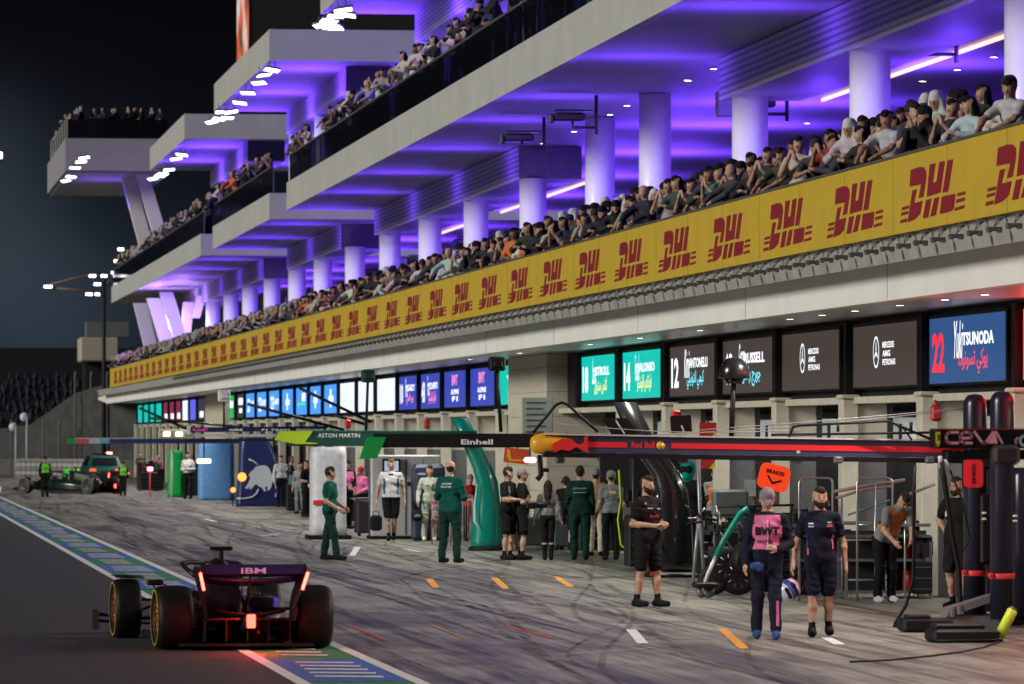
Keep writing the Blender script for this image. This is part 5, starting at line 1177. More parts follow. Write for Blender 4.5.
rt = board(681, 424, 72, 21, 17, 'small dark tilted monitor with a pale back clamp on top of the striped boom', M_black, -4, r=.06, cat='monitor', name='tilted_monitor')
MB().tube([(.0, -.03, -.02), (.05, -.03, -.16)], .012, 6).build('clamp', M_lg, rt)
o = MB().bbox((0, 0, 0), (.14, .14, .12), b=.03).build('red_beacon', M_rs); o.location = PXD(676, 84, HZ(413.5, 84)); tag(o, 'small red box on a pillar above the dark tilted monitor', 'beacon')
for px, py, q in ((936, 413, 'right pillar above the yellow shield'), (427, 424, 'pillar above the dark green boom'), (348, 424, 'pillar above the lime boom end')):
    dd = 78 if px > 900 else 140; o = MB().bbox((0, 0, 0), (.16, .12, .24), b=.04).tube([(0, 0, .1), (0, .05, .18)], .02, 6).build('red_beacon', M_rs); o.location = PXD(px, dd, HZ(py, dd)); tag(o, 'small red alarm box on the ' + q, 'beacon')

# hose and gun hanging under the yellow nose
o = MB().tube([P_(540, 455) + BM.location, P_(541, 475) + BM.location, P_(537, 480) + BM.location], .035, 8).tube([P_(541, 470) + BM.location, P_(549, 470) + BM.location], .03, 6).build('wheel_gun', M_black); tag(o, 'black wheel gun hanging by its hose under the yellow boom nose', 'wheel gun')

# ================================================================ bottom right: boxes, ramp, hoses
def put(px, py): v = G(px, py); v.z = 0; return v
v = put(925, 632); o = MB().bbox((0, 0, .09), (.62, .5, .16), b=.03).bbox((-.12, -.1, .19), (.3, .25, .06), b=.02).tube([(-.28, -.2, .05), (.3, -.25, .12)], .02, 6).build('equipment_case', M_black, loc=v); tag(o, 'flat black case on the ground, left one of the two below the hoses', 'case')
v = put(962, 642); o = MB().bbox((0, 0, .08), (.78, .6, .15), b=.03).bbox((-.05, .05, .18), (.6, .35, .07), b=.02).tube([(-.36, -.31, .03), (.42, -.31, .03)], .02, 6).build('equipment_case', M_black, loc=v); tag(o, 'flat black case under the grey ramp in front of the gantry tubes', 'case')
v = put(968, 628); o = MB().loft([[(-.32, y, .14), (-.26, y, .26), (.42, y, .46), (.42, y, .38)] for y in (-.2, .2)], smooth=False).bbox((-.24, -.21, .2), (.05, .02, .12), b=.008).bbox((-.15, -.21, .23), (.05, .02, .12), b=.008).box(-.3, .4, -.15, .15, 0.0, .15).build('ramp', mat('ramp_grey', (.16, .16, .17), .4), loc=v); tag(o, 'grey sloping metal ramp resting on the black cases', 'ramp')
v = put(1005, 641); rt = empty('floor_canister', v, label='yellow green cylinder leaning beside the gantry base at the bottom right', cat='canister')
MB().tube([(-.09, -.1, .06), (.08, -.05, .36)], .062, 18).build('body', mat('canister_yellow', (.60, .80, .04), .45, var=.03), rt); MB().tube([(.08, -.05, .36), (.095, -.046, .385)], .05, 14).build('cap', M_grey, rt)
rt = empty('air_hose', put(945, 632), label='thin black hose hanging from the boom to the ground left of the tubes', cat='hose')
Q_ = lambda px, py, dd=69: PXD(px, dd, max(HZ(py, dd), .015)) - rt.location
MB().tube([Q_(915, 466), Q_(913, 500), Q_(914, 540), Q_(913, 580), Q_(906, 605), Q_(895, 624), Q_(893, 630), Q_(905, 632)], .022, 8).build('hose', M_black, rt)
rt = empty('air_hose', put(955, 632), label='thick black hose looping down from the boom in front of the man in black', cat='hose')
MB().tube([Q_(941, 462), Q_(944, 478), Q_(948, 505), Q_(953, 540), Q_(959, 570), Q_(960, 600), Q_(959, 618)], .035, 8).tube([Q_(950, 470), Q_(962, 500), Q_(970, 540), Q_(962, 552), Q_(955, 545)], .014, 6).build('hose', M_black, rt)
MB().tube([Q_(940, 456), Q_(941, 468)], .03, 8).tube([Q_(944, 458), Q_(950, 468)], .02, 8).build('metal_coupling', M_lg, rt)
rt = empty('ground_cable', (0, 0, 0), label='thin dark cable lying in a curve on the ground at the bottom right', cat='cable')
MB().tube([put(px, py) + Vector((0, 0, .012)) for px, py in ((1000, 642), (985, 648), (960, 653), (930, 657), (890, 661), (850, 663))], .012, 6).build('cable', M_black, rt)

# ================================================================ racks, rails and trolleys in front of the right garages
M_steel = mat('bare_steel', (.42, .43, .44), .3, metal=.8, var=.05); M_rust = mat('painted_tube', (.22, .13, .11), .5)
def hoop(px0, px1, ytop, ybot, label, d):
    s = d / F; p = PXD((px0 + px1) / 2, d); rt = empty('rail_hoop', (p.x, p.y, 0), label=label, cat='rail'); w_ = (px1 - px0) / 2 * s; H = HZ(ytop, d); c_ = w_ * .3
    pts = [(-w_, 0, 0), (-w_, 0, H - c_), (-w_ + c_ * .3, 0, H - c_ * .3), (-w_ + c_, 0, H), (w_ - c_, 0, H), (w_ - c_ * .3, 0, H - c_ * .3), (w_, 0, H - c_), (w_, 0, 0)]
    MB().tube(pts, .018, 8).build('hoop', M_steel, rt); MB().tube([(0, 0, 0), (0, 0, H)], .014, 6).tube([(-w_, 0, H * .62), (w_, 0, H * .62)], .012, 6).build('cross_bar', M_steel, rt); return rt
hoop(799, 833, 478, 602, 'tall rounded steel hoop frame behind the man in the navy polo', 80); hoop(857, 893, 478, 602, 'tall rounded steel hoop frame behind the bending man', 80)
def rack(px0, px1, ytop, d, label, shelves, tubes):
    s = d / F; p = PXD(px0, d); rt = empty('equipment_rack', (p.x, p.y, 0), label=label, cat='rack'); W = (px1 - px0) * s; H = HZ(ytop, d)
    for x in (0, W / 2, W):
        for y in (0, .6): MB().box(x - .022, x + .022, y - .022, y + .022, 0, H).build('post', M_steel, rt)
    for z in shelves: MB().box(0, W, -.03, .63, z, z + .04).build('shelf', M_grey, rt)
    for x, z, r_, h_, m in tubes: MB().lathe([(r_, 0), (r_, h_ * .8), (r_ * .5, h_ * .9), (r_ * .4, h_)], 14, M=Matrix.Translation((x, .3, z))).build('bottle', m, rt)
    return rt
rt = rack(846, 932, 542, 81, 'low steel rack with dark shelves behind the bending man', (.08, .55, .9), ((.55, 0.12, .07, .42, mat('bottle_blue', (.05, .15, .4), .4)), (.72, .12, .09, .50, mat('bottle_white', (.55, .55, .5), .4)), (1.02, .12, .12, .35, mat('ext_red', (.4, .01, .01), .4)), (.98, .6, .06, .3, MATS['ext_red']), (1.1, .6, .06, .3, MATS['ext_red'])))
MB().box(.0, 1.27, .35, .38, .1, 1.0).build('back_panel', M_dark, rt)
rt = rack(798, 846, 545, 83, 'low steel rack beside the hoop frames behind the navy polo', (.08, .5, .88), ())
MB().box(.0, .7, .35, .38, .1, .9).build('back_panel', M_dark, rt)
rt = empty('front_wing_trolley', (0, 0, 0), label='trolley of long brownish carbon panels leaning across the steel frames', cat='trolley')
def W_(px, py, dd=81): return PXD(px, dd, HZ(py, dd))
MB().tube([W_(832, 492), W_(870, 485), W_(905, 480)], .03, 6).tube([W_(836, 498), W_(862, 490), W_(893, 486)], .025, 6).tube([W_(905, 496), W_(935, 484)], .025, 6).build('long_panel', M_rust, rt)
MB().bbox(tuple(W_(855, 523)), (.42, .3, .05), b=.01, rz=0).bbox(tuple(W_(912, 525)), (.5, .3, .05), b=.01).tube([W_(842, 498), W_(842, 600, 81)], .018, 6).tube([W_(905, 494), W_(905, 600)], .018, 6).build('frame', M_steel, rt)
for a_, b_ in (((845, 540), (895, 540)), ((845, 580), (895, 580)), ((848, 515), (890, 500))): MB().tube([W_(*a_), W_(*b_)], .018, 6).build('cross_rail', M_grey, rt)
# jack with a long teal handle, wheel trolleys, rims
rt = empty('pit_jack', put(706, 600), label='wheeled jack with a long slanting teal and white handle left of the driver in pink', cat='jack')
V_ = lambda px, py, dd=81: PXD(px, dd, HZ(py, dd)) - rt.location
MB().tube([V_(748, 508), V_(740, 514), V_(724, 540), V_(716, 556)], .045, 8).build('teal_handle', mat('handle_teal', (.0, .22, .17), .4), rt)
MB().tube([V_(716, 556), V_(708, 574), V_(702, 592)], .03, 8).build('lower_handle', mat('handle_white', (.6, .62, .62), .4), rt)
for px in (702, 709): MB().lathe([(.01, -.03), (.085, -.03), (.085, .03), (.01, .03)], 18, M=Matrix.Translation(V_(px, 592)) @ Matrix.Rotation(R(80), 4, 'X')).build('wheel', M_grey, rt)
MB().bbox(tuple(V_(705, 585)), (.35, .4, .08), b=.02).build('body', M_black, rt)
rt = empty('stand_legs', put(688, 590), label='grey tripod legs standing in front of the covered black post', cat='stand')
V_ = lambda px, py, dd=84: PXD(px, dd, HZ(py, dd)) - rt.location
MB().tube([V_(698, 450), V_(700, 515), V_(704, 575)], .03, 8).tube([V_(699, 515), V_(693, 583)], .028, 8).tube([V_(688, 518), V_(700, 518)], .015, 6).build('leg', mat('leg_grey', (.30, .31, .32), .4, metal=.5), rt)
whl = [(655, 586), (700, 588), (716, 586), (727, 590), (740, 592)]
whp = empty('spare_wheel', (0, 0, 0)); MB().lathe([(.235, -.15), (.33, -.15), (.36, -.09), (.36, .09), (.33, .15), (.235, .15)], 36, M=Matrix.Rotation(R(90), 4, 'X')).build('tyre', M_tyre, whp)
mb = MB().lathe([(.24, -.14), (.22, -.13), (.06, -.10), (.05, .1), (.24, .14)], 28, M=Matrix.Rotation(R(90), 4, 'X'))
for k in range(9):
    a_ = 2 * math.pi * k / 9; mb.tube([(.05 * math.cos(a_), -.13, .05 * math.sin(a_)), (.23 * math.cos(a_ + .2), -.145, .23 * math.sin(a_ + .2))], .014, 5)
mb.build('rim', mat('rim_silver', (.30, .30, .31), .35, metal=.8), whp)
for i, (px, py, sc_, q) in enumerate(((713, 592, .62, 'low small one beside the tripod legs'), (738, 590, .8, 'one directly left of the driver in pink'), (727, 566, .8, 'one stacked above the others left of the driver in pink'), (802, 583, .6, 'one between the driver and the man in the navy polo'), (748, 560, .8, 'upper one touching the driver'))):
    o = whp if i == 0 else copy_tree(whp); dd = 83; v = PXD(px, dd); z = max(HZ(py, dd), .36 * sc_); o.location = (v.x, v.y, z); o.scale = (sc_,) * 3; o.rotation_euler = (0, R(40 * i), R(12 * i - 20)); tag(o, 'spare racing wheel, ' + q, 'wheel', 'spare wheels around the tyre trolley')
tr_ = empty('tyre_trolley', put(735, 594), label='dark tyre trolley of tubes piled with equipment behind the driver in pink', cat='trolley')
V_ = lambda px, py, dd=84.5: PXD(px, dd, HZ(py, dd)) - tr_.location
mb = MB()
for px in (716, 738, 760, 790): mb.tube([V_(px, 592), V_(px + 2, 505)], .02, 6)
for py in (590, 560, 530, 507): mb.tube([V_(714, py), V_(794, py - 2)], .02, 6)
mb.build('frame', M_black, tr_)
mb = MB(); rr = random.Random(3)
for k in range(34): mb.bbox(tuple(V_(rr.uniform(714, 795), rr.uniform(515, 590), rr.uniform(84.6, 85.4))), (rr.uniform(.08, .4), rr.uniform(.1, .3), rr.uniform(.05, .25)), rr.choice((0, 0, 0, 0, 1, 2)), rz=rr.uniform(0, 3))
mb.build('stacked_gear', [M_black, M_grey, M_dark], tr_)
mb = MB(); mb.bbox(tuple(V_(730, 503, 85.2)), (.55, .3, .42), b=.04); mb.build('grey_box', mat('box_greygreen', (.10, .12, .11), .6), tr_)
mb = MB(); rr2 = random.Random(11)
for k in range(26):
    a_ = V_(rr2.uniform(698, 765), rr2.uniform(505, 592), rr2.uniform(83.6, 84.4)); mb.tube([a_, a_ + Vector((rr2.uniform(-.25, .25), rr2.uniform(-.1, .1), rr2.uniform(-.3, .3)))], rr2.uniform(.008, .022), 6, rr2.choice((0, 0, 1, 2)))
tag(mb.build('rods_and_hoses', [M_black, M_grey, M_steel], tr_), kind='stuff')
rt = empty('safety_strap', (0, 0, 0), label='lime yellow strap hanging down the black rack behind the man with the yellow patch', cat='strap')
S_ = lambda px, py: PXD(px, 100, HZ(py, 100))
MB().tube([S_(619, 470), S_(621, 500), S_(618, 520), S_(621, 545), S_(630, 552), S_(636, 563)], .022, 5).build('strap', mat('strap_lime', (.45, .55, .02), .5), rt)
# crates and cases along the garages
for i, (px, py, d, w_, h_, c_, q) in enumerate(((532, 548, 117, .7, .55, (.03, .035, .035), 'dark low cabinet behind the woman with long hair'), (565, 545, 116, .6, .5, (.04, .05, .06), 'dark low cabinet left of the man in dark green'), (300, 500, 180, .6, .9, (.1, .1, .11), 'grey cabinet between the blue post and the white cabinet'), (495, 545, 118, .5, .7, (.02, .02, .02), 'black trolley behind the teal post'),
                                             (625, 545, 112, 1.0, 1.9, (.012, .014, .015), 'tall black cloth covered rack behind the man with the yellow patch'), (655, 560, 100, .9, 2.0, (.014, .015, .016), 'tall dark rack behind the man in black shorts'), (366, 520, 132, .5, .8, (.03, .02, .03), 'dark trolley behind the mechanics in pink and black'), (146, 480, 240, .8, 1.2, (.05, .02, .02), 'dark red trolley near the far green post'))):
    v = PXD(px, d); rt = empty('equipment_cart', (v.x, v.y, 0), R(rr.uniform(-15, 15)), label=q, cat='cart')
    m = mat('cart_%d' % i, c_, .5); MB().bbox((0, 0, h_ / 2 + .07), (w_, .5, h_), b=.03).build('body', m, rt); MB().bbox((0, 0, h_ + .1), (w_ * .95, .45, .05), b=.01).tube([(-w_ / 2, -.2, h_), (-w_ / 2 - .1, -.2, h_ + .1), (-w_ / 2 - .1, .2, h_ + .1)], .015, 6).build('handle', M_grey, rt)
    for sx in (-1, 1): MB().lathe([(.01, -.03), (.06, -.03), (.06, .03), (.01, .03)], 12, M=Matrix.Translation((sx * w_ * .4, -.22, .06)) @ Matrix.Rotation(R(90), 4, 'Y')).build('castor', M_black, rt)
for i, (px, d, w_, h_) in enumerate(((648, 98, .7, 1.5), (664, 99, .5, 1.1), (745, 88, .8, 1.3), (762, 88, .6, 1.7), (716, 92, .5, .9), (786, 86, .7, 1.0), (818, 86, .6, 1.25), (838, 85, .4, .9), (908, 82, .7, 1.2), (926, 81, .3, .8), (590, 112, .5, 1.2), (552, 121, .6, .8), (388, 150, .6, 1.1), (352, 150, .7, 1.4), (152, 236, 1.0, 1.3), (196, 214, .8, 1.5), (300, 172, .8, 1.4))):
    v = PXD(px, d); rt = empty('equipment_cart', (v.x, v.y + .3, 0), R(rr.uniform(-12, 12)), label='dark equipment cart piled with gear along the garage fronts', cat='cart', group='dark equipment carts along the garages')
    mb = MB().bbox((0, 0, h_ * .3 + .07), (w_, .5, h_ * .6), b=.02)
    for k in range(int(h_ * .6 / .16)): mb.box(-w_ * .45, w_ * .45, -.262, -.25, .14 + k * .16, .15 + k * .16, 1)
    mb.build('body', [mat('cart_dark_a', (.012, .013, .015), .45), M_grey], rt)
    mb = MB()
    for k in range(9): mb.bbox((rr.uniform(-w_ * .42, w_ * .42), rr.uniform(-.2, .2), h_ * .6 + .07 + rr.uniform(.05, h_ * .35)), (rr.uniform(.06, .3), rr.uniform(.06, .25), rr.uniform(.06, .3)), rr.choice((0, 0, 0, 1, 2)), rz=rr.uniform(0, 3))
    for k in range(4): x_ = rr.uniform(-w_ * .45, w_ * .45); mb.tube([(x_, 0, h_ * .6), (x_ + rr.uniform(-.1, .1), 0, h_ * 1.1)], .012, 5, 1)
    mb.build('piled_gear', [M_black, M_grey, mat('gear_teal', (.01, .10, .09), .5)], rt)
for i, (px, d, w_, c_, q) in enumerate(((473, 120, .5, (.35, .34, .33), 'pale mesh barrier left of the teal post'), (452, 122, .45, (.35, .10, .16), 'pinkish barrier panel behind the man in green overalls'))):
    v = PXD(px, d); rt = empty('crowd_barrier', (v.x, v.y, 0), label=q, cat='barrier'); m = mat('barrier_%d' % i, c_, .5)
    mb = MB().tube([(-w_, 0, 0), (-w_, 0, 1.1), (w_, 0, 1.1), (w_, 0, 0)], .02, 6)
    for k in range(9): x = -w_ + 2 * w_ * (k + .5) / 9; mb.tube([(x, 0, .15), (x, 0, 1.1)], .008, 4)
    mb.build('bars', m, rt)
o = MB().lathe([(.13, -.02), (.15, .0), (.12, .05), (.02, .06)], 16, M=Matrix.Rotation(R(90), 4, 'X')).bbox((0, .05, 0), (.3, .1, .2), 1, b=.02).tube([(0, .05, -.1), (0, .05, -.9)], .02, 6, mi=1).build('warning_lamp', [emat('amber_glow', (1, .30, .05), 2.2), M_black]); o.location = PXD(242, 184, HZ(477, 184)); tag(o, 'glowing amber lamp in front of the dark blue bull emblem post', 'lamp')
o = MB().lathe([(.08, -.02), (.09, .0), (.02, .05)], 14, M=Matrix.Rotation(R(90), 4, 'X')).tube([(0, .05, .05), (0, .05, -.55)], .02, 6, mi=1).build('warning_lamp', [MATS['amber_glow'], M_black]); o.location = PXD(233, 184, HZ(490, 184)); tag(o, 'smaller glowing amber lamp low at the left foot of the dark blue post', 'lamp')
o = MB().bbox((0, 0, 0), (.5, .2, .16), b=.03).tube([(0, 0, .05), (0, 0, 1.0)], .03, 6, mi=1).build('twin_lamp', [emat('twin_white', (1, .85, .6), 3), M_black]); o.location = PXD(204, 200, HZ(461, 200)); tag(o, 'pale twin lamp hanging in front of the light blue cabinet', 'lamp')
o = MB().bbox((0, 0, 0), (.22, .1, .16), b=.03).tube([(0, 0, -.05), (0, 0, -1.3)], .03, 6, mi=1).build('red_lamp', [emat('lamp_pink', (1, .15, .25), 8), M_rs]); o.location = PXD(150, 215, HZ(469, 215)); tag(o, 'small glowing pink red lamp on a stand left of the green post', 'lamp')
# ================================================================ people in the pit lane
def skinm(k): return mat('skin_%d' % k, ((.42, .25, .17), (.33, .18, .115), (.20, .105, .065))[k], .55, var=.06, scale=20)
def cloth(name, c):
    m = mat('cloth_' + name, c, .85, var=.15, scale=14, bump=.35); m.node_tree.nodes['Principled BSDF'].inputs['Specular IOR Level'].default_value = .18; return m
C_ = dict(black=(.008, .008, .009), navy=(.009, .011, .026), green=(.0, .065, .05), dgreen=(.004, .028, .022), white=(.55, .56, .56), grey=(.18, .19, .20), pink=(.62, .16, .33), pale=(.42, .47, .40), tan=(.30, .18, .10), orange=(.45, .16, .05), teal=(.0, .25, .2), beige=(.45, .40, .30), brown=(.05, .025, .012), red=(.4, .02, .02), hair=(.032, .020, .013), grey_cap=(.22, .18, .2), blue=(.03, .07, .22), lime=(.12, .5, .04), fair=(.16, .10, .06))
def K(n): return cloth(n, C_[n])
def art_text(s, x0, z0, w_, h_, back=False, **kw):
    a, fs = text_geo(s, **kw); sg = -1 if back else 1
    return ([(x0 + sg * p[0] * w_, z0 + p[1] * h_) for p in a], fs)
def rect(x0, x1, z0, z1, n=5):
    pts = [(x0 + (x1 - x0) * i / n, z0 + (z1 - z0) * k / n) for k in range(n + 1) for i in range(n + 1)]
    return (pts, [(k * (n + 1) + i, k * (n + 1) + i + 1, (k + 1) * (n + 1) + i + 1, (k + 1) * (n + 1) + i) for k in range(n) for i in range(n)])
def person(px, feet, headpx, rz, label, cols, arts=(), h=.014, skin=0, group=None, **kw):
    kw.setdefault('bottom', 'long'); kw.setdefault('top', 'tee')
    fg = figure(h=h, **kw); P = fg[0]; top = P[:, 2].max()
    v = G(px, feet); d = dist(v.x, v.y); sc = (feet - headpx) * d / F / top
    mats = [skinm(skin)] + [K(cols.get(z, dflt)) for z, dflt in (('top', 'black'), ('bot', 'black'), ('shoe', 'black'), ('hair', 'hair'), ('acc', 'pink'), ('cap', 'grey_cap'), ('dark', 'black'), ('sock', 'black'))]
    me = fig_mesh('person', fg, mats); o = bpy.data.objects.new('person', me); COL.objects.link(o)
    o.location = (v.x, v.y, 0); o.rotation_euler = (0, 0, R(rz) - AL); o.scale = (sc,) * 3
    tag(o, label, 'person', group)
    for nm, polys, m, front in arts:
        mb = MB()
        for vs, fs in project_art(fg, polys, front): mb.add(vs, fs)
        mb.build(nm, m, o)
    return o
M_ink = mat('ink_black', (.01, .01, .012), .6, var=0); M_inkw = mat('ink_white', (.6, .6, .6), .6, var=0)
drv = person(767, 639, 487, 0, 'racing driver in pink fronted navy overalls and grey cap, walking with head down', dict(top='navy', bot='navy', acc='pink', cap='grey_cap', shoe='blue'),
       arts=[('lettering', [art_text('BWT', -.145, 1.235, .29, .10, bold=.05)], M_ink, True), ('lettering', [art_text('zenith', -.13, 1.14, .19, .055, bold=.03)], mat('ink_maroon', (.16, .03, .08), .6, var=0), True),
             ('zip_line', [rect(.018, .028, 1.02, 1.40)], M_ink, True), ('lanyard', [rect(-.004, .002, 1.08, 1.42)], M_inkw, True), ('leg_stripe', [rect(.10, .135, .16, .46)], mat('stripe_pink', (.6, .12, .3), .6, var=0), True)],
       h=.009, top='long', hair='cap', headpitch=.42, vest='front', belt=True, lean=(.0, -.03),
       ela=(-.25, .02, 1.12), wra=(-.265, -.14, .88), elb=(.27, .02, 1.13), wrb=(.12, -.22, 1.06), hb=(-.8, -.4, .25), kna=(-.11, .0, .5), ana=(-.12, .06, .085), knb=(.09, -.09, .5), anb=(.10, -.12, .085))
o = MB().bbox((0, 0, 0), (.17, .07, .10), b=.03).bbox((.03, -.01, -.04), (.09, .06, .05), b=.02).build('glove', K('blue')); v = G(767, 639); dd = dist(v.x, v.y)
o.location = PD(757, 566, dd - .22); tag(o, 'blue glove held in the hand of the driver in the cap', 'glove')
com = person(820, 637, 486, 2, 'bearded man in navy polo shirt and shorts walking beside the driver in the cap', dict(top='navy', bot='navy', shoe='black', sock='black'),
       arts=[('chest_marks', [rect(-.15, -.09, 1.345, 1.36, 2), rect(-.15, -.085, 1.31, 1.325, 2), rect(.075, .13, 1.36, 1.372, 2)], M_inkw, True), ('chest_mark', [rect(.07, .14, 1.31, 1.345, 3)], mat('mark_pink', (.35, .05, .12), .6, var=0), True),
             ('side_stripe', [rect(-.165, -.15, 1.06, 1.24)], K('blue'), True), ('side_stripe', [rect(.135, .15, 1.05, 1.22)], K('pink'), True), ('lower_stripe', [rect(-.16, -.145, .98, 1.06, 3)], K('pink'), True)],
       h=.009, bottom='shorts', beard=True, ela=(-.275, .05, 1.13), wra=(-.325, -.06, .87), elb=(.27, .05, 1.13), wrb=(.30, -.02, .86), kna=(-.10, -.05, .5), ana=(-.10, -.06, .085), knb=(.10, .0, .5), anb=(.11, .05, .10), headyaw=.15)
v = G(820, 637); dd = dist(v.x, v.y)
rt = empty('racing_helmet', PD(789, 590, dd - .05), label='white, blue and pink helmet hanging by its strap between the driver and the bearded man', cat='helmet'); rt.rotation_euler = (0, R(60), R(20))
MB().lathe([(.02, -.13), (.10, -.12), (.125, -.05), (.13, .03), (.10, .10), (.02, .135)], 24).build('shell', mat('helmet_white', (.55, .56, .62), .25, coat=.4), rt)
MB().lathe([(.128, -.045), (.134, -.02), (.134, .01), (.131, .03)], 24, caps=False).build('blue_band', mat('helmet_blue', (.06, .08, .35), .25), rt); MB().lathe([(.108, .085), (.112, .092), (.085, .112)], 24, caps=False).build('pink_band', K('pink'), rt); MB().bbox((0, -.085, .02), (.19, .10, .09), b=.03).build('visor', M_black, rt); MB().bbox((0, -.08, -.07), (.15, .09, .06), b=.02).build('chin_guard', K('navy'), rt)
a_ = PD(796, 548, dd - .05) - PD(789, 590, dd - .05); a_ = Matrix.Rotation(R(-60), 4, 'Y') @ (Matrix.Rotation(R(-20), 4, 'Z') @ a_); MB().tube([(0, 0, .1), a_ * .6 + Vector((0, 0, .03)), a_], .008, 5).build('strap', M_black, rt)
M_rl = mat('ink_red', (.45, .03, .05), .6, var=0)
person(647, 607, 475, 48, 'bearded mechanic in black shirt and black shorts looking right, hands together, under the striped boom', dict(shoe='black', sock='black'), arts=[('lettering', [art_text('RedBull', -.09, 1.22, .20, .045, bold=.04)], M_rl, True), ('shoulder_mark', [rect(-.16, -.12, 1.40, 1.43, 3)], K('orange'), True), ('chest_marks', [rect(.04, .12, 1.33, 1.345, 2), rect(-.12, -.05, 1.34, 1.352, 2)], M_inkw, True)],
       h=.010, bottom='shorts', beard=True, build=1.08, ela=(-.25, .04, 1.13), wra=(-.10, -.26, 1.10), elb=(.25, -.02, 1.13), wrb=(.06, -.30, 1.12), ha=(.8, -.3, 0), hb=(-.8, -.3, .1), knb=(.12, -.06, .5), anb=(.13, -.08, .085), kna=(-.10, .03, .5), ana=(-.11, .09, .085))
person(330, 560, 466, 72, 'man in dark green shirt and trousers wearing a headset, standing sideways in mid lane', dict(top='green', bot='dgreen', shoe='black'), arts=[], h=.012, hair='headset', ela=(-.23, .0, 1.12), wra=(-.14, -.24, .96), elb=(.23, -.02, 1.12), wrb=(.12, -.26, .98), kna=(-.11, -.12, .5), ana=(-.11, -.17, .085), knb=(.11, .10, .5), anb=(.12, .16, .085))
person(450, 563, 461, 150, 'bald man in green team overalls seen from behind, head turned left, arms folded', dict(top='green', bot='dgreen', shoe='black'), arts=[('back_lettering', [art_text('ASTON', .10, 1.36, .2, .035, back=True, bold=.02), art_text('MARTIN', .10, 1.31, .2, .03, back=True, bold=.02)], M_inkw, False)],
       h=.012, top='jacket', hair='bald', headyaw=.5, build=1.1, ela=(-.27, -.02, 1.14), wra=(.02, -.24, 1.12), elb=(.27, -.02, 1.14), wrb=(-.02, -.26, 1.16), ha=(1, -.1, 0), hb=(-1, -.1, 0), kna=(-.13, -.02, .5), knb=(.13, -.02, .5), ana=(-.15, .02, .085), anb=(.15, .02, .085))
man6 = person(391, 541, 458, 2, 'man in white and blue shirt and black shorts walking forward with a black case', dict(top='white', bot='black', hair='fair', shoe='black', sock='black'), arts=[('side_panel', [rect(-.17, -.13, 1.02, 1.36)], K('blue'), True), ('side_panel', [rect(.13, .17, 1.02, 1.36)], K('blue'), True), ('collar', [rect(-.05, .05, 1.425, 1.46, 3)], K('navy'), True)],
       h=.012, bottom='shorts', build=1.06, ela=(-.27, .04, 1.14), wra=(-.31, .0, .88), elb=(.27, .04, 1.14), wrb=(.30, -.04, .88), kna=(-.07, -.04, .5), ana=(-.05, -.02, .085), knb=(.08, -.02, .5), anb=(.06, .1, .1))
v = G(391, 541); dd = dist(v.x, v.y); rt = empty('carry_case', PD(376, 523, dd), label='black soft case carried by the man in the white and blue shirt', cat='bag')
MB().bbox((0, 0, 0), (.27, .22, .36), b=.05).build('body', K('black'), rt); MB().tube([(-.07, 0, .17), (-.06, 0, .27), (.06, 0, .27), (.07, 0, .17)], .012, 6).build('handle', M_black, rt)
person(430, 541, 465, 8, 'young driver in pale green white race suit standing beside the dark blue rack', dict(top='pale', bot='pale', shoe='white', cap='white'), arts=[('chest_marks', [rect(-.10, -.03, 1.30, 1.33, 3), rect(.03, .10, 1.30, 1.33, 3)], K('dgreen'), True), ('side_stripe', [rect(.14, .165, 1.0, 1.35)], K('navy'), True)],
       h=.012, top='long', ela=(-.27, .02, 1.15), wra=(-.30, -.12, .93), elb=(.24, .05, 1.14), wrb=(.22, -.0, .9), kna=(-.12, -.05, .5), ana=(-.14, .0, .085), belt=False)
o = MB().lathe([(.02, -.12), (.10, -.10), (.13, -.02), (.12, .07), (.02, .13)], 20).bbox((0, -.1, 0), (.16, .08, .07), 1, b=.02).build('racing_helmet', [K('black'), K('grey')]); o.location = PD(417, 516, 125.5); tag(o, 'dark helmet held low by the driver in the pale suit', 'helmet')
person(317, 529, 461, 40, 'mechanic in navy shirt and black shorts partly behind the man with the headset', dict(top='navy', bot='black'), h=.014, bottom='shorts', wra=(-.15, -.2, 1.0), arts=[])
person(346, 529, 459, 30, 'mechanic in black and pink overalls looking down beside the white cabinet', dict(top='black', bot='black', acc='pink'), h=.014, top='long', vest='front', headpitch=.5, lean=(0, -.06), wra=(-.1, -.3, 1.05), wrb=(.1, -.3, 1.05))
person(361, 527, 466, -30, 'mechanic in pink and red overalls right of the one looking down', dict(top='pink', bot='black', cap='red'), h=.014, top='long', hair='cap', headpitch=.3, wra=(-.1, -.3, 1.0), wrb=(.1, -.3, 1.0))
person(508, 560, 466, 60, 'photographer in black with grey shoulder stripe and shorts, cap and headset, beside the teal post', dict(cap='black', shoe='black'), arts=[('shoulder_stripe', [rect(-.15, -.11, 1.1, 1.42)], K('grey'), True)], h=.012, bottom='shorts', hair='headset', wra=(-.05, -.34, 1.15), wrb=(.1, -.36, 1.2), ela=(-.24, -.05, 1.15))
person(522, 560, 468, 100, 'man in black shirt and shorts facing right beside the photographer', dict(shoe='black'), h=.012, bottom='shorts', hair='cap', wra=(-.05, -.32, 1.1), wrb=(.12, -.33, 1.1), )
o = MB().bbox((0, 0, 0), (.20, .16, .15), b=.03).lathe([(.055, 0), (.06, .05), (.055, .22), (.065, .24)], 16, M=Matrix.Translation((.08, 0, 0)) @ Matrix.Rotation(R(90), 4, 'Y')).build('film_camera', M_black); o.location = PD(531, 505, 105.5); tag(o, 'black camera held in front of the photographer near the teal post', 'camera')
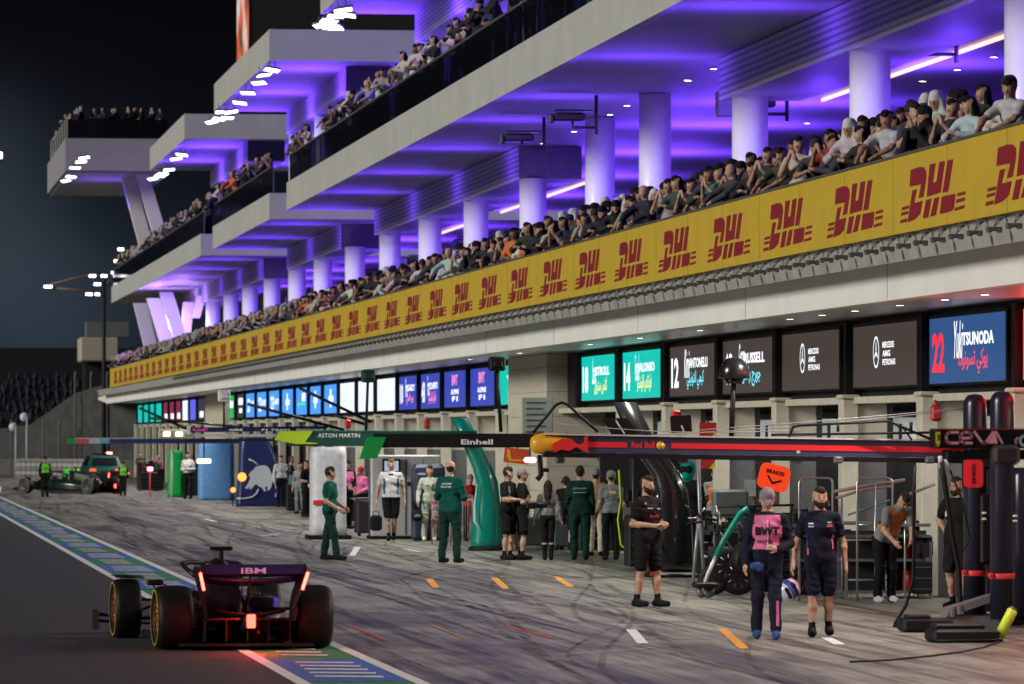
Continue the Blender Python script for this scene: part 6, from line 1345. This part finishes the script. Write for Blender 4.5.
person(548, 560, 480, 178, 'woman with long dark hair seen from behind in pale top and black trousers', dict(top='grey', bot='black'), h=.012, top='long', hair='long', bottom='tight', build=.88, ela=(-.24, .04, 1.12), wra=(-.30, .02, .9), elb=(.24, .04, 1.12), wrb=(.30, .02, .9), kna=(-.08, 0, .5), ana=(-.07, .02, .085), knb=(.08, 0, .5), anb=(.07, .02, .085))
person(580, 560, 465, 176, 'broad man in dark green jacket and trousers seen from behind right of the woman', dict(top='dgreen', bot='dgreen'), arts=[('back_lettering', [art_text('ASTON MARTIN', .13, 1.34, .26, .03, back=True, bold=.02), rect(-.12, .12, 1.27, 1.285)], mat('ink_teal', (.2, .4, .36), .6, var=0), False)], h=.012, top='jacket', build=1.14, kna=(-.12, 0, .5), knb=(.12, 0, .5))
person(596, 556, 468, 165, 'person in tan vest and cap half hidden behind the broad man in dark green', dict(top='tan', bot='beige', cap='grey'), h=.014, hair='cap', wrb=(.25, -.15, .95))
person(611, 560, 470, 190, 'man in grey shirt with a small yellow patch and black trousers seen from behind', dict(top='grey', bot='black', cap='grey'), arts=[('yellow_patch', [rect(-.08, .06, 1.33, 1.38, 4)], mat('patch_yellow', (.7, .4, .03), .6, var=0), False)], h=.012, hair='cap', wrb=(.27, -.1, .9))
person(716, 560, 466, 182, 'marshal in orange vest and dark shorts seen from behind beside the pale garage pillar', dict(top='grey', bot='black', acc='orange', shoe='black'), arts=[('back_patch', [rect(-.07, .07, 1.25, 1.36, 4)], K('tan'), False)], h=.012, bottom='shorts', vest='both', wra=(-.24, -.2, 1.02))
person(885, 603, 491, 20, 'man in grey shirt and orange vest with black trousers bending over the rack', dict(top='grey', bot='black', acc='orange', cap='hair', shoe='white'), h=.010, vest='both', hair='short', headpitch=1.0, lean=(.10, -.26), neck=(.11, -.30, 1.40), head=(.13, -.40, 1.49), che=(.07, -.17, 1.25), sha=(-.08, -.25, 1.34), shb=(.27, -.25, 1.34), ela=(-.14, -.30, 1.06), wra=(-.06, -.46, .90), elb=(.30, -.32, 1.07), wrb=(.20, -.48, .92), kna=(-.09, -.02, .5), knb=(.10, -.02, .5))
person(957, 609, 476, -38, 'bearded man in black shirt and shorts with hand on hip beside the gantry tubes', dict(shoe='black', sock='black'), h=.010, bottom='shorts', beard=True, headyaw=-.2, ela=(-.36, .10, 1.20), wra=(-.17, -.02, 1.04), ha=(.5, .3, -.4), anb=(.11, -.06, .085), ana=(-.13, .10, .085), arts=[('chest_mark', [rect(-.10, -.06, 1.25, 1.33, 3)], M_inkw, True)])
person(188, 499, 452, -15, 'man in white shirt and black trousers holding a paper near the bright green post', dict(top='white', bot='black'), h=.018, top='long', wra=(-.05, -.28, 1.12), wrb=(.08, -.28, 1.12))
person(215, 498, 453, 40, 'dark figure in shorts against the light blue cabinet', dict(), h=.018, bottom='shorts', skin=1)
person(281, 507, 455, 20, 'person in white and dark blue overalls, left of the group beside the blue post', dict(top='white', bot='navy'), h=.018, top='long', skin=0)
person(291, 511, 456, 100, 'person in black with arms bent, middle of the group beside the blue post', dict(), h=.018, top='long', wra=(-.05, -.3, 1.15))
person(300, 514, 462, -20, 'person in pale grey overalls, right of the group beside the blue post', dict(top='grey', bot='grey'), h=.018, top='long')
person(45, 497, 456, 20, 'mechanic in black and green overalls standing at the side of the far green car', dict(acc='lime', cap='black'), h=.02, top='long', hair='cap', vest='front')
person(123, 496, 461, 10, 'mechanic in black with green vest standing at the rear of the far green car', dict(acc='lime', cap='black'), h=.02, top='long', hair='cap', vest='front')
for px, q in ((65, 'left'), (78, 'right')):
    person(px, 491, 466, 160 if px == 65 else 200, 'mechanic in bright green leaning low over the far car, %s one of two' % q, dict(top='lime', bot='black', cap='lime'), h=.02, top='long', hair='cap', headpitch=.6, lean=(0, -.25), neck=(0, -.33, 1.36), head=(0, -.42, 1.42), che=(0, -.2, 1.2), sha=(-.17, -.28, 1.3), shb=(.17, -.28, 1.3), ela=(-.22, -.4, 1.05), wra=(-.1, -.55, .95), elb=(.22, -.4, 1.05), wrb=(.1, -.55, .95))
for px, fy, hy, c_, q in ((688, 574, 461, 'teal', 'teal'), (668, 573, 462, 'black', 'black')):
    person(px, fy, hy, -20, 'crew member in black wearing a %s helmet behind the covered post' % q, dict(cap=c_), h=.014, top='long', hair='helmet', build=1.05)

for i, (px, fy, hy, rz, c_, q) in enumerate(((141, 489, 452, 20, 'black', 'left of the dark red trolley'), (158, 491, 456, -40, 'red', 'between the pink red lamp and the green post'), (228, 500, 457, 30, 'navy', 'at the right edge of the light blue cabinet'), (306, 517, 460, 60, 'black', 'left of the white upright cabinet'), (312, 516, 464, -30, 'navy', 'touching the white upright cabinet'),
                                        (371, 524, 470, 20, 'black', 'behind the pink overalls'), (442, 538, 468, 190, 'black', 'between the pale race suit and the green overalls'), (470, 541, 474, 20, 'red', 'left of the teal post'), (566, 550, 476, 170, 'black', 'between the woman and the broad man in green'), (634, 556, 476, 150, 'black', 'in the dark gap left of the man in black shorts'))):
    person(px, fy, hy, rz, 'background mechanic in %s clothes %s' % (c_, q), dict(top=c_, bot='black'), h=.02, group='background mechanics along the garages', bottom='long' if i % 2 else 'shorts', hair=('short', 'cap', 'headset')[i % 3], wra=(-.1, -.28, 1.1) if i % 2 else (-.26, 0, .88))
# ================================================================ spectators
ctop = mat('spectator_top', (.5, .5, .5), .8, var=.12, scale=9, objcol=True)
cbot = cloth('spectator_trousers', (.02, .022, .03)); chair = cloth('spectator_hair', (.012, .009, .008)); cwh = cloth('spectator_scarf', (.55, .55, .53)); cbk = cloth('spectator_veil', (.010, .010, .012)); crd = cloth('spectator_cap', (.03, .03, .045)); cph = mat('phone_black', (.01, .01, .012), .3)
lean1 = dict(lean=(0, -.20), ela=(-.27, -.36, 1.20), wra=(-.10, -.52, 1.25), elb=(.27, -.36, 1.20), wrb=(.08, -.54, 1.24))
phone = dict(lean=(0, -.05), ela=(-.22, -.22, 1.20), wra=(-.04, -.36, 1.44), elb=(.22, -.22, 1.20), wrb=(.06, -.36, 1.44), ha=(.3, 0, 1), hb=(-.3, 0, 1), headpitch=.1)
hang = dict(lean=(0, -.24), ela=(-.24, -.48, 1.24), wra=(-.18, -.66, 1.10), elb=(.24, -.46, 1.24), wrb=(.12, -.64, 1.12), headpitch=.35)
fold = dict(lean=(.03, -.04), ela=(-.25, -.12, 1.12), wra=(.04, -.24, 1.12), elb=(.25, -.12, 1.12), wrb=(-.04, -.26, 1.15), ha=(1, 0, 0), hb=(-1, 0, 0))
point = dict(lean=(.05, -.1), ela=(-.24, -.25, 1.12), wra=(-.1, -.45, 1.06), elb=(.30, -.25, 1.25), wrb=(.42, -.48, 1.30))
acts = dict(lean1='leaning', phone='filming', hang='arms over the rail', fold='arms folded', point='pointing')
VARS = []
for hair, act, sk, kw in (('short', 'lean1', 1, {}), ('short', 'phone', 0, {}), ('short', 'hang', 1, {}), ('long', 'lean1', 0, dict(build=.9)), ('long', 'phone', 1, dict(build=.88)), ('cap', 'lean1', 1, {}), ('cap', 'fold', 0, {}),
                          ('scarf', 'lean1', 1, dict(bottom='robe')), ('scarf', 'fold', 1, dict(bottom='robe')), ('hood', 'phone', 1, dict(bottom='robe')), ('hood', 'lean1', 0, dict(bottom='robe')), ('short', 'fold', 2, {}), ('bald', 'hang', 0, {}), ('short', 'point', 1, dict(beard=True)), ('long', 'fold', 2, {}), ('bun', 'lean1', 0, dict(build=.9))):
    pose = dict(globals()[act]); pose.update(kw); pose['headpitch'] = pose.get('headpitch', .2); pose['headyaw'] = .25 * ((len(VARS) % 3) - 1)
    fg = figure(h=.021, top='long' if hair in ('scarf', 'hood') or len(VARS) % 3 == 0 else 'tee', hair=hair, hands=False, face='lite', fold=.004, **{k: v for k, v in pose.items() if k != 'hands'})
    capm = {'scarf': cwh, 'hood': cbk, 'cap': crd}.get(hair, crd)
    me = fig_mesh('person', fg, [skinm(sk), ctop, ctop if kw.get('bottom') == 'robe' else cbot, cbot, chair, ctop, capm, cbot, cbot])
    VARS.append((me, hair, act))
HN = dict(short='dark haired', long='long haired', cap='capped', scarf='white scarfed', hood='black veiled', bald='balding', bun='tied haired')
TOPC = (('white', (.50, .50, .49)), ('white', (.48, .48, .50)), ('pale grey', (.34, .34, .35)), ('black', (.010, .010, .011)), ('black', (.013, .012, .012)), ('black', (.02, .019, .019)), ('black', (.011, .010, .012)), ('charcoal', (.04, .04, .045)), ('charcoal', (.05, .048, .05)), ('navy', (.012, .016, .045)), ('black', (.012, .012, .014)), ('grey', (.15, .15, .16)), ('black', (.015, .014, .014)), ('navy', (.02, .03, .08)), ('white', (.46, .46, .44)), ('beige', (.30, .24, .17)), ('dark red', (.22, .02, .03)), ('black', (.011, .011, .012)), ('brown', (.07, .04, .025)), ('orange', (.55, .14, .03)), ('teal', (.03, .14, .14)))
ORD = 'first second third fourth fifth sixth seventh eighth ninth tenth eleventh twelfth thirteenth fourteenth fifteenth sixteenth seventeenth eighteenth'.split()
rg = random.Random(21)
FLZ = 5.05
def spectator(x, y, z, where, group, fz=None, vi=None, ci=None, ns=''):
    k = vi if vi is not None else rg.choice((0, 1, 2, 3, 4, 5, 6, 7, 8, 9, 10, 11, 12, 13, 14, 15, 0, 2, 3, 4, 9, 10, 11, 13, 1))
    me, hair, act = VARS[k]; cn, cc = TOPC[ci if ci is not None else (rg.randrange(len(TOPC)) if rg.random() < .55 else rg.randrange(10))]
    if hair == 'hood': cn, cc = TOPC[3]
    if hair == 'scarf': cn, cc = TOPC[0]
    o = bpy.data.objects.new('person', me); COL.objects.link(o); o.color = (*[c * rg.uniform(.8, 1.15) for c in cc], 1)
    o.location = (x, y, z); o.rotation_euler = (0, 0, R(fz if fz is not None else rg.choice((-70, -55, -45, -35, -25, -15)) + rg.uniform(-10, 10))); o.scale = (rg.uniform(.92, 1.02),) * 3
    tag(o, '%s spectator in %s, %s%s, %s' % (HN[hair], cn, acts[act], ns, where), 'person', group); return o
lv = [y for y in sorted(logoY) if -139 + F * XB / CA / dist(XB, y) < 1020]
def near_logo(y):
    i = min(range(len(lv)), key=lambda q: abs(lv[q] - y)); return ('above the %s banner logo' % ORD[i]) if i < 18 else 'above the far small banner logos'
yA = YX(13.9, 922); yB_ = Yd(13.9, 178); y = yA; n = 0
while y < yB_:
    dd = dist(13.9, y); row = n % 3
    step = .37 if dd < 125 else .56
    xx = (14.0, 14.42, 14.82)[row] + rg.uniform(-.05, .08)
    if rg.random() < (.96 if row == 0 else .86):
        vi = None
        if row: vi = rg.choice((1, 4, 6, 8, 9, 11, 14, 7, 1, 9))
        spectator(xx, y, FLZ + (.02, .17, .30)[row], near_logo(y), 'spectators along the yellow banner', vi=vi, ns=('', ', second row', ', third row')[row])
    y += step * rg.uniform(.8, 1.2); n += 1
n_lower = sum(1 for o in bpy.data.objects if o.name.startswith('person'))
for px, x, vi, ci, q in ((955, 14.05, 1, 4, 'second banner logo, left of the pair'), (966, 14.3, 1, 3, 'second banner logo, right of the pair'), (978, 14.05, 3, 1, 'second banner logo, apart from the pair'), (1010, 14.05, 6, 1, 'first banner logo'), (1021, 14.05, 2, 1, 'first banner logo, furthest right')):
    spectator(x, YX(x, px), FLZ, 'above the ' + q, 'spectators along the yellow banner', vi=vi, ci=ci, fz=-50)
for i, px in enumerate((294, 302, 308, 330, 336, 341, 345, 352, 357, 364, 368, 373, 380, 384, 399, 404, 409, 416, 421, 425, 430, 434, 440, 455, 461, 467, 472, 480, 493, 500, 515, 530, 552, 566)):
    x = XT + .35 + rg.uniform(0, .25); spectator(x, YX(x, px), 11.27, 'behind the long upper glass railing', 'spectators on the nearest upper terrace', vi=None)
for i, px in enumerate((222, 227, 231, 236, 240, 244, 249, 254, 259, 263, 267, 270)):
    x = XT + .35 + rg.uniform(0, .2); y_ = YX(x, px)
    if y_ > segB[0] + .4: spectator(x, y_, 11.27, 'behind the middle terrace glass railing', 'spectators on the middle terrace')
# everyone further away: one mass
fs_ = []
for hair, pose, cm in (('short', lean1, 0), ('long', fold, 1), ('scarf', fold, 2), ('cap', lean1, 1), ('hood', lean1, 3)):
    fs_.append(figure(h=.05, hair=hair, hands=False, face=False, top='long', **pose))
spots = []
y = yB_ + .3
while y < YX(13.9, 112):
    for row in range(3): spots.append((14.0 + .4 * row + rg.uniform(-.05, .1), y + rg.uniform(-.2, .2), FLZ + .14 * row))
    y += .80
y = segC[0] + .5
while y < segC[1] - 1:
    if rg.random() < .75: spots.append((XT + .4 + rg.uniform(0, .3), y, 11.25))
    y += .85
for k in range(13): spots.append((11.2 + rg.uniform(0, 5), Yd(10.7, 290) + .6 + rg.uniform(0, 1), 18.1))
for k in range(12): spots.append((11.2 + rg.uniform(0, .3), Yd(10.7, 292) + 2 * k, 18.1))
VV, FF, ZZ = [], [], []; nn_ = 0
for x, y, z in spots:
    P, Q, Zn = rg.choice(fs_); a = R(-90 + rg.uniform(-30, 60)); s_ = rg.uniform(.9, 1.0); c_, n_ = math.cos(a) * s_, math.sin(a) * s_
    X2 = np.stack([P[:, 0] * c_ - P[:, 1] * n_ + x, P[:, 0] * n_ + P[:, 1] * c_ + y, P[:, 2] * s_ + z], 1)
    zn = Zn.copy(); t = rg.choice((TOP, TOP, 9, 10, 11)); zn[zn == TOP] = t
    VV.append(X2); FF.append(Q + nn_); ZZ.append(zn); nn_ += len(P)
mm_ = [skinm(1), cbk, cbot, cbot, chair, cbk, cloth('far_scarf', (.3, .3, .3)), cbot, cbot, cloth('far_top_pale', (.26, .26, .27)), cloth('far_top_grey', (.06, .06, .07)), cloth('far_top_dark', (.02, .02, .04))]
o = bpy.data.objects.new('far_spectators', fig_mesh('far_spectators', (np.concatenate(VV), np.concatenate(FF), np.concatenate(ZZ)), mm_)); COL.objects.link(o); tag(o, 'mass of tiny spectators along the far balconies and terraces', 'crowd', kind='stuff')
import re as _re
for o in bpy.data.objects:
    if not o.parent and 'label' in o and len(o['label'].replace(',', ' ').split()) > 16: print('LONG', len(o['label'].split()), o.name, o['label'])
    if not o.parent and o.type in ('MESH','EMPTY') and not o.get('kind') and 'label' not in o: print('NOLABEL', o.name)
print('PEOPLE', sum(1 for o in bpy.data.objects if o.name.startswith('person')))
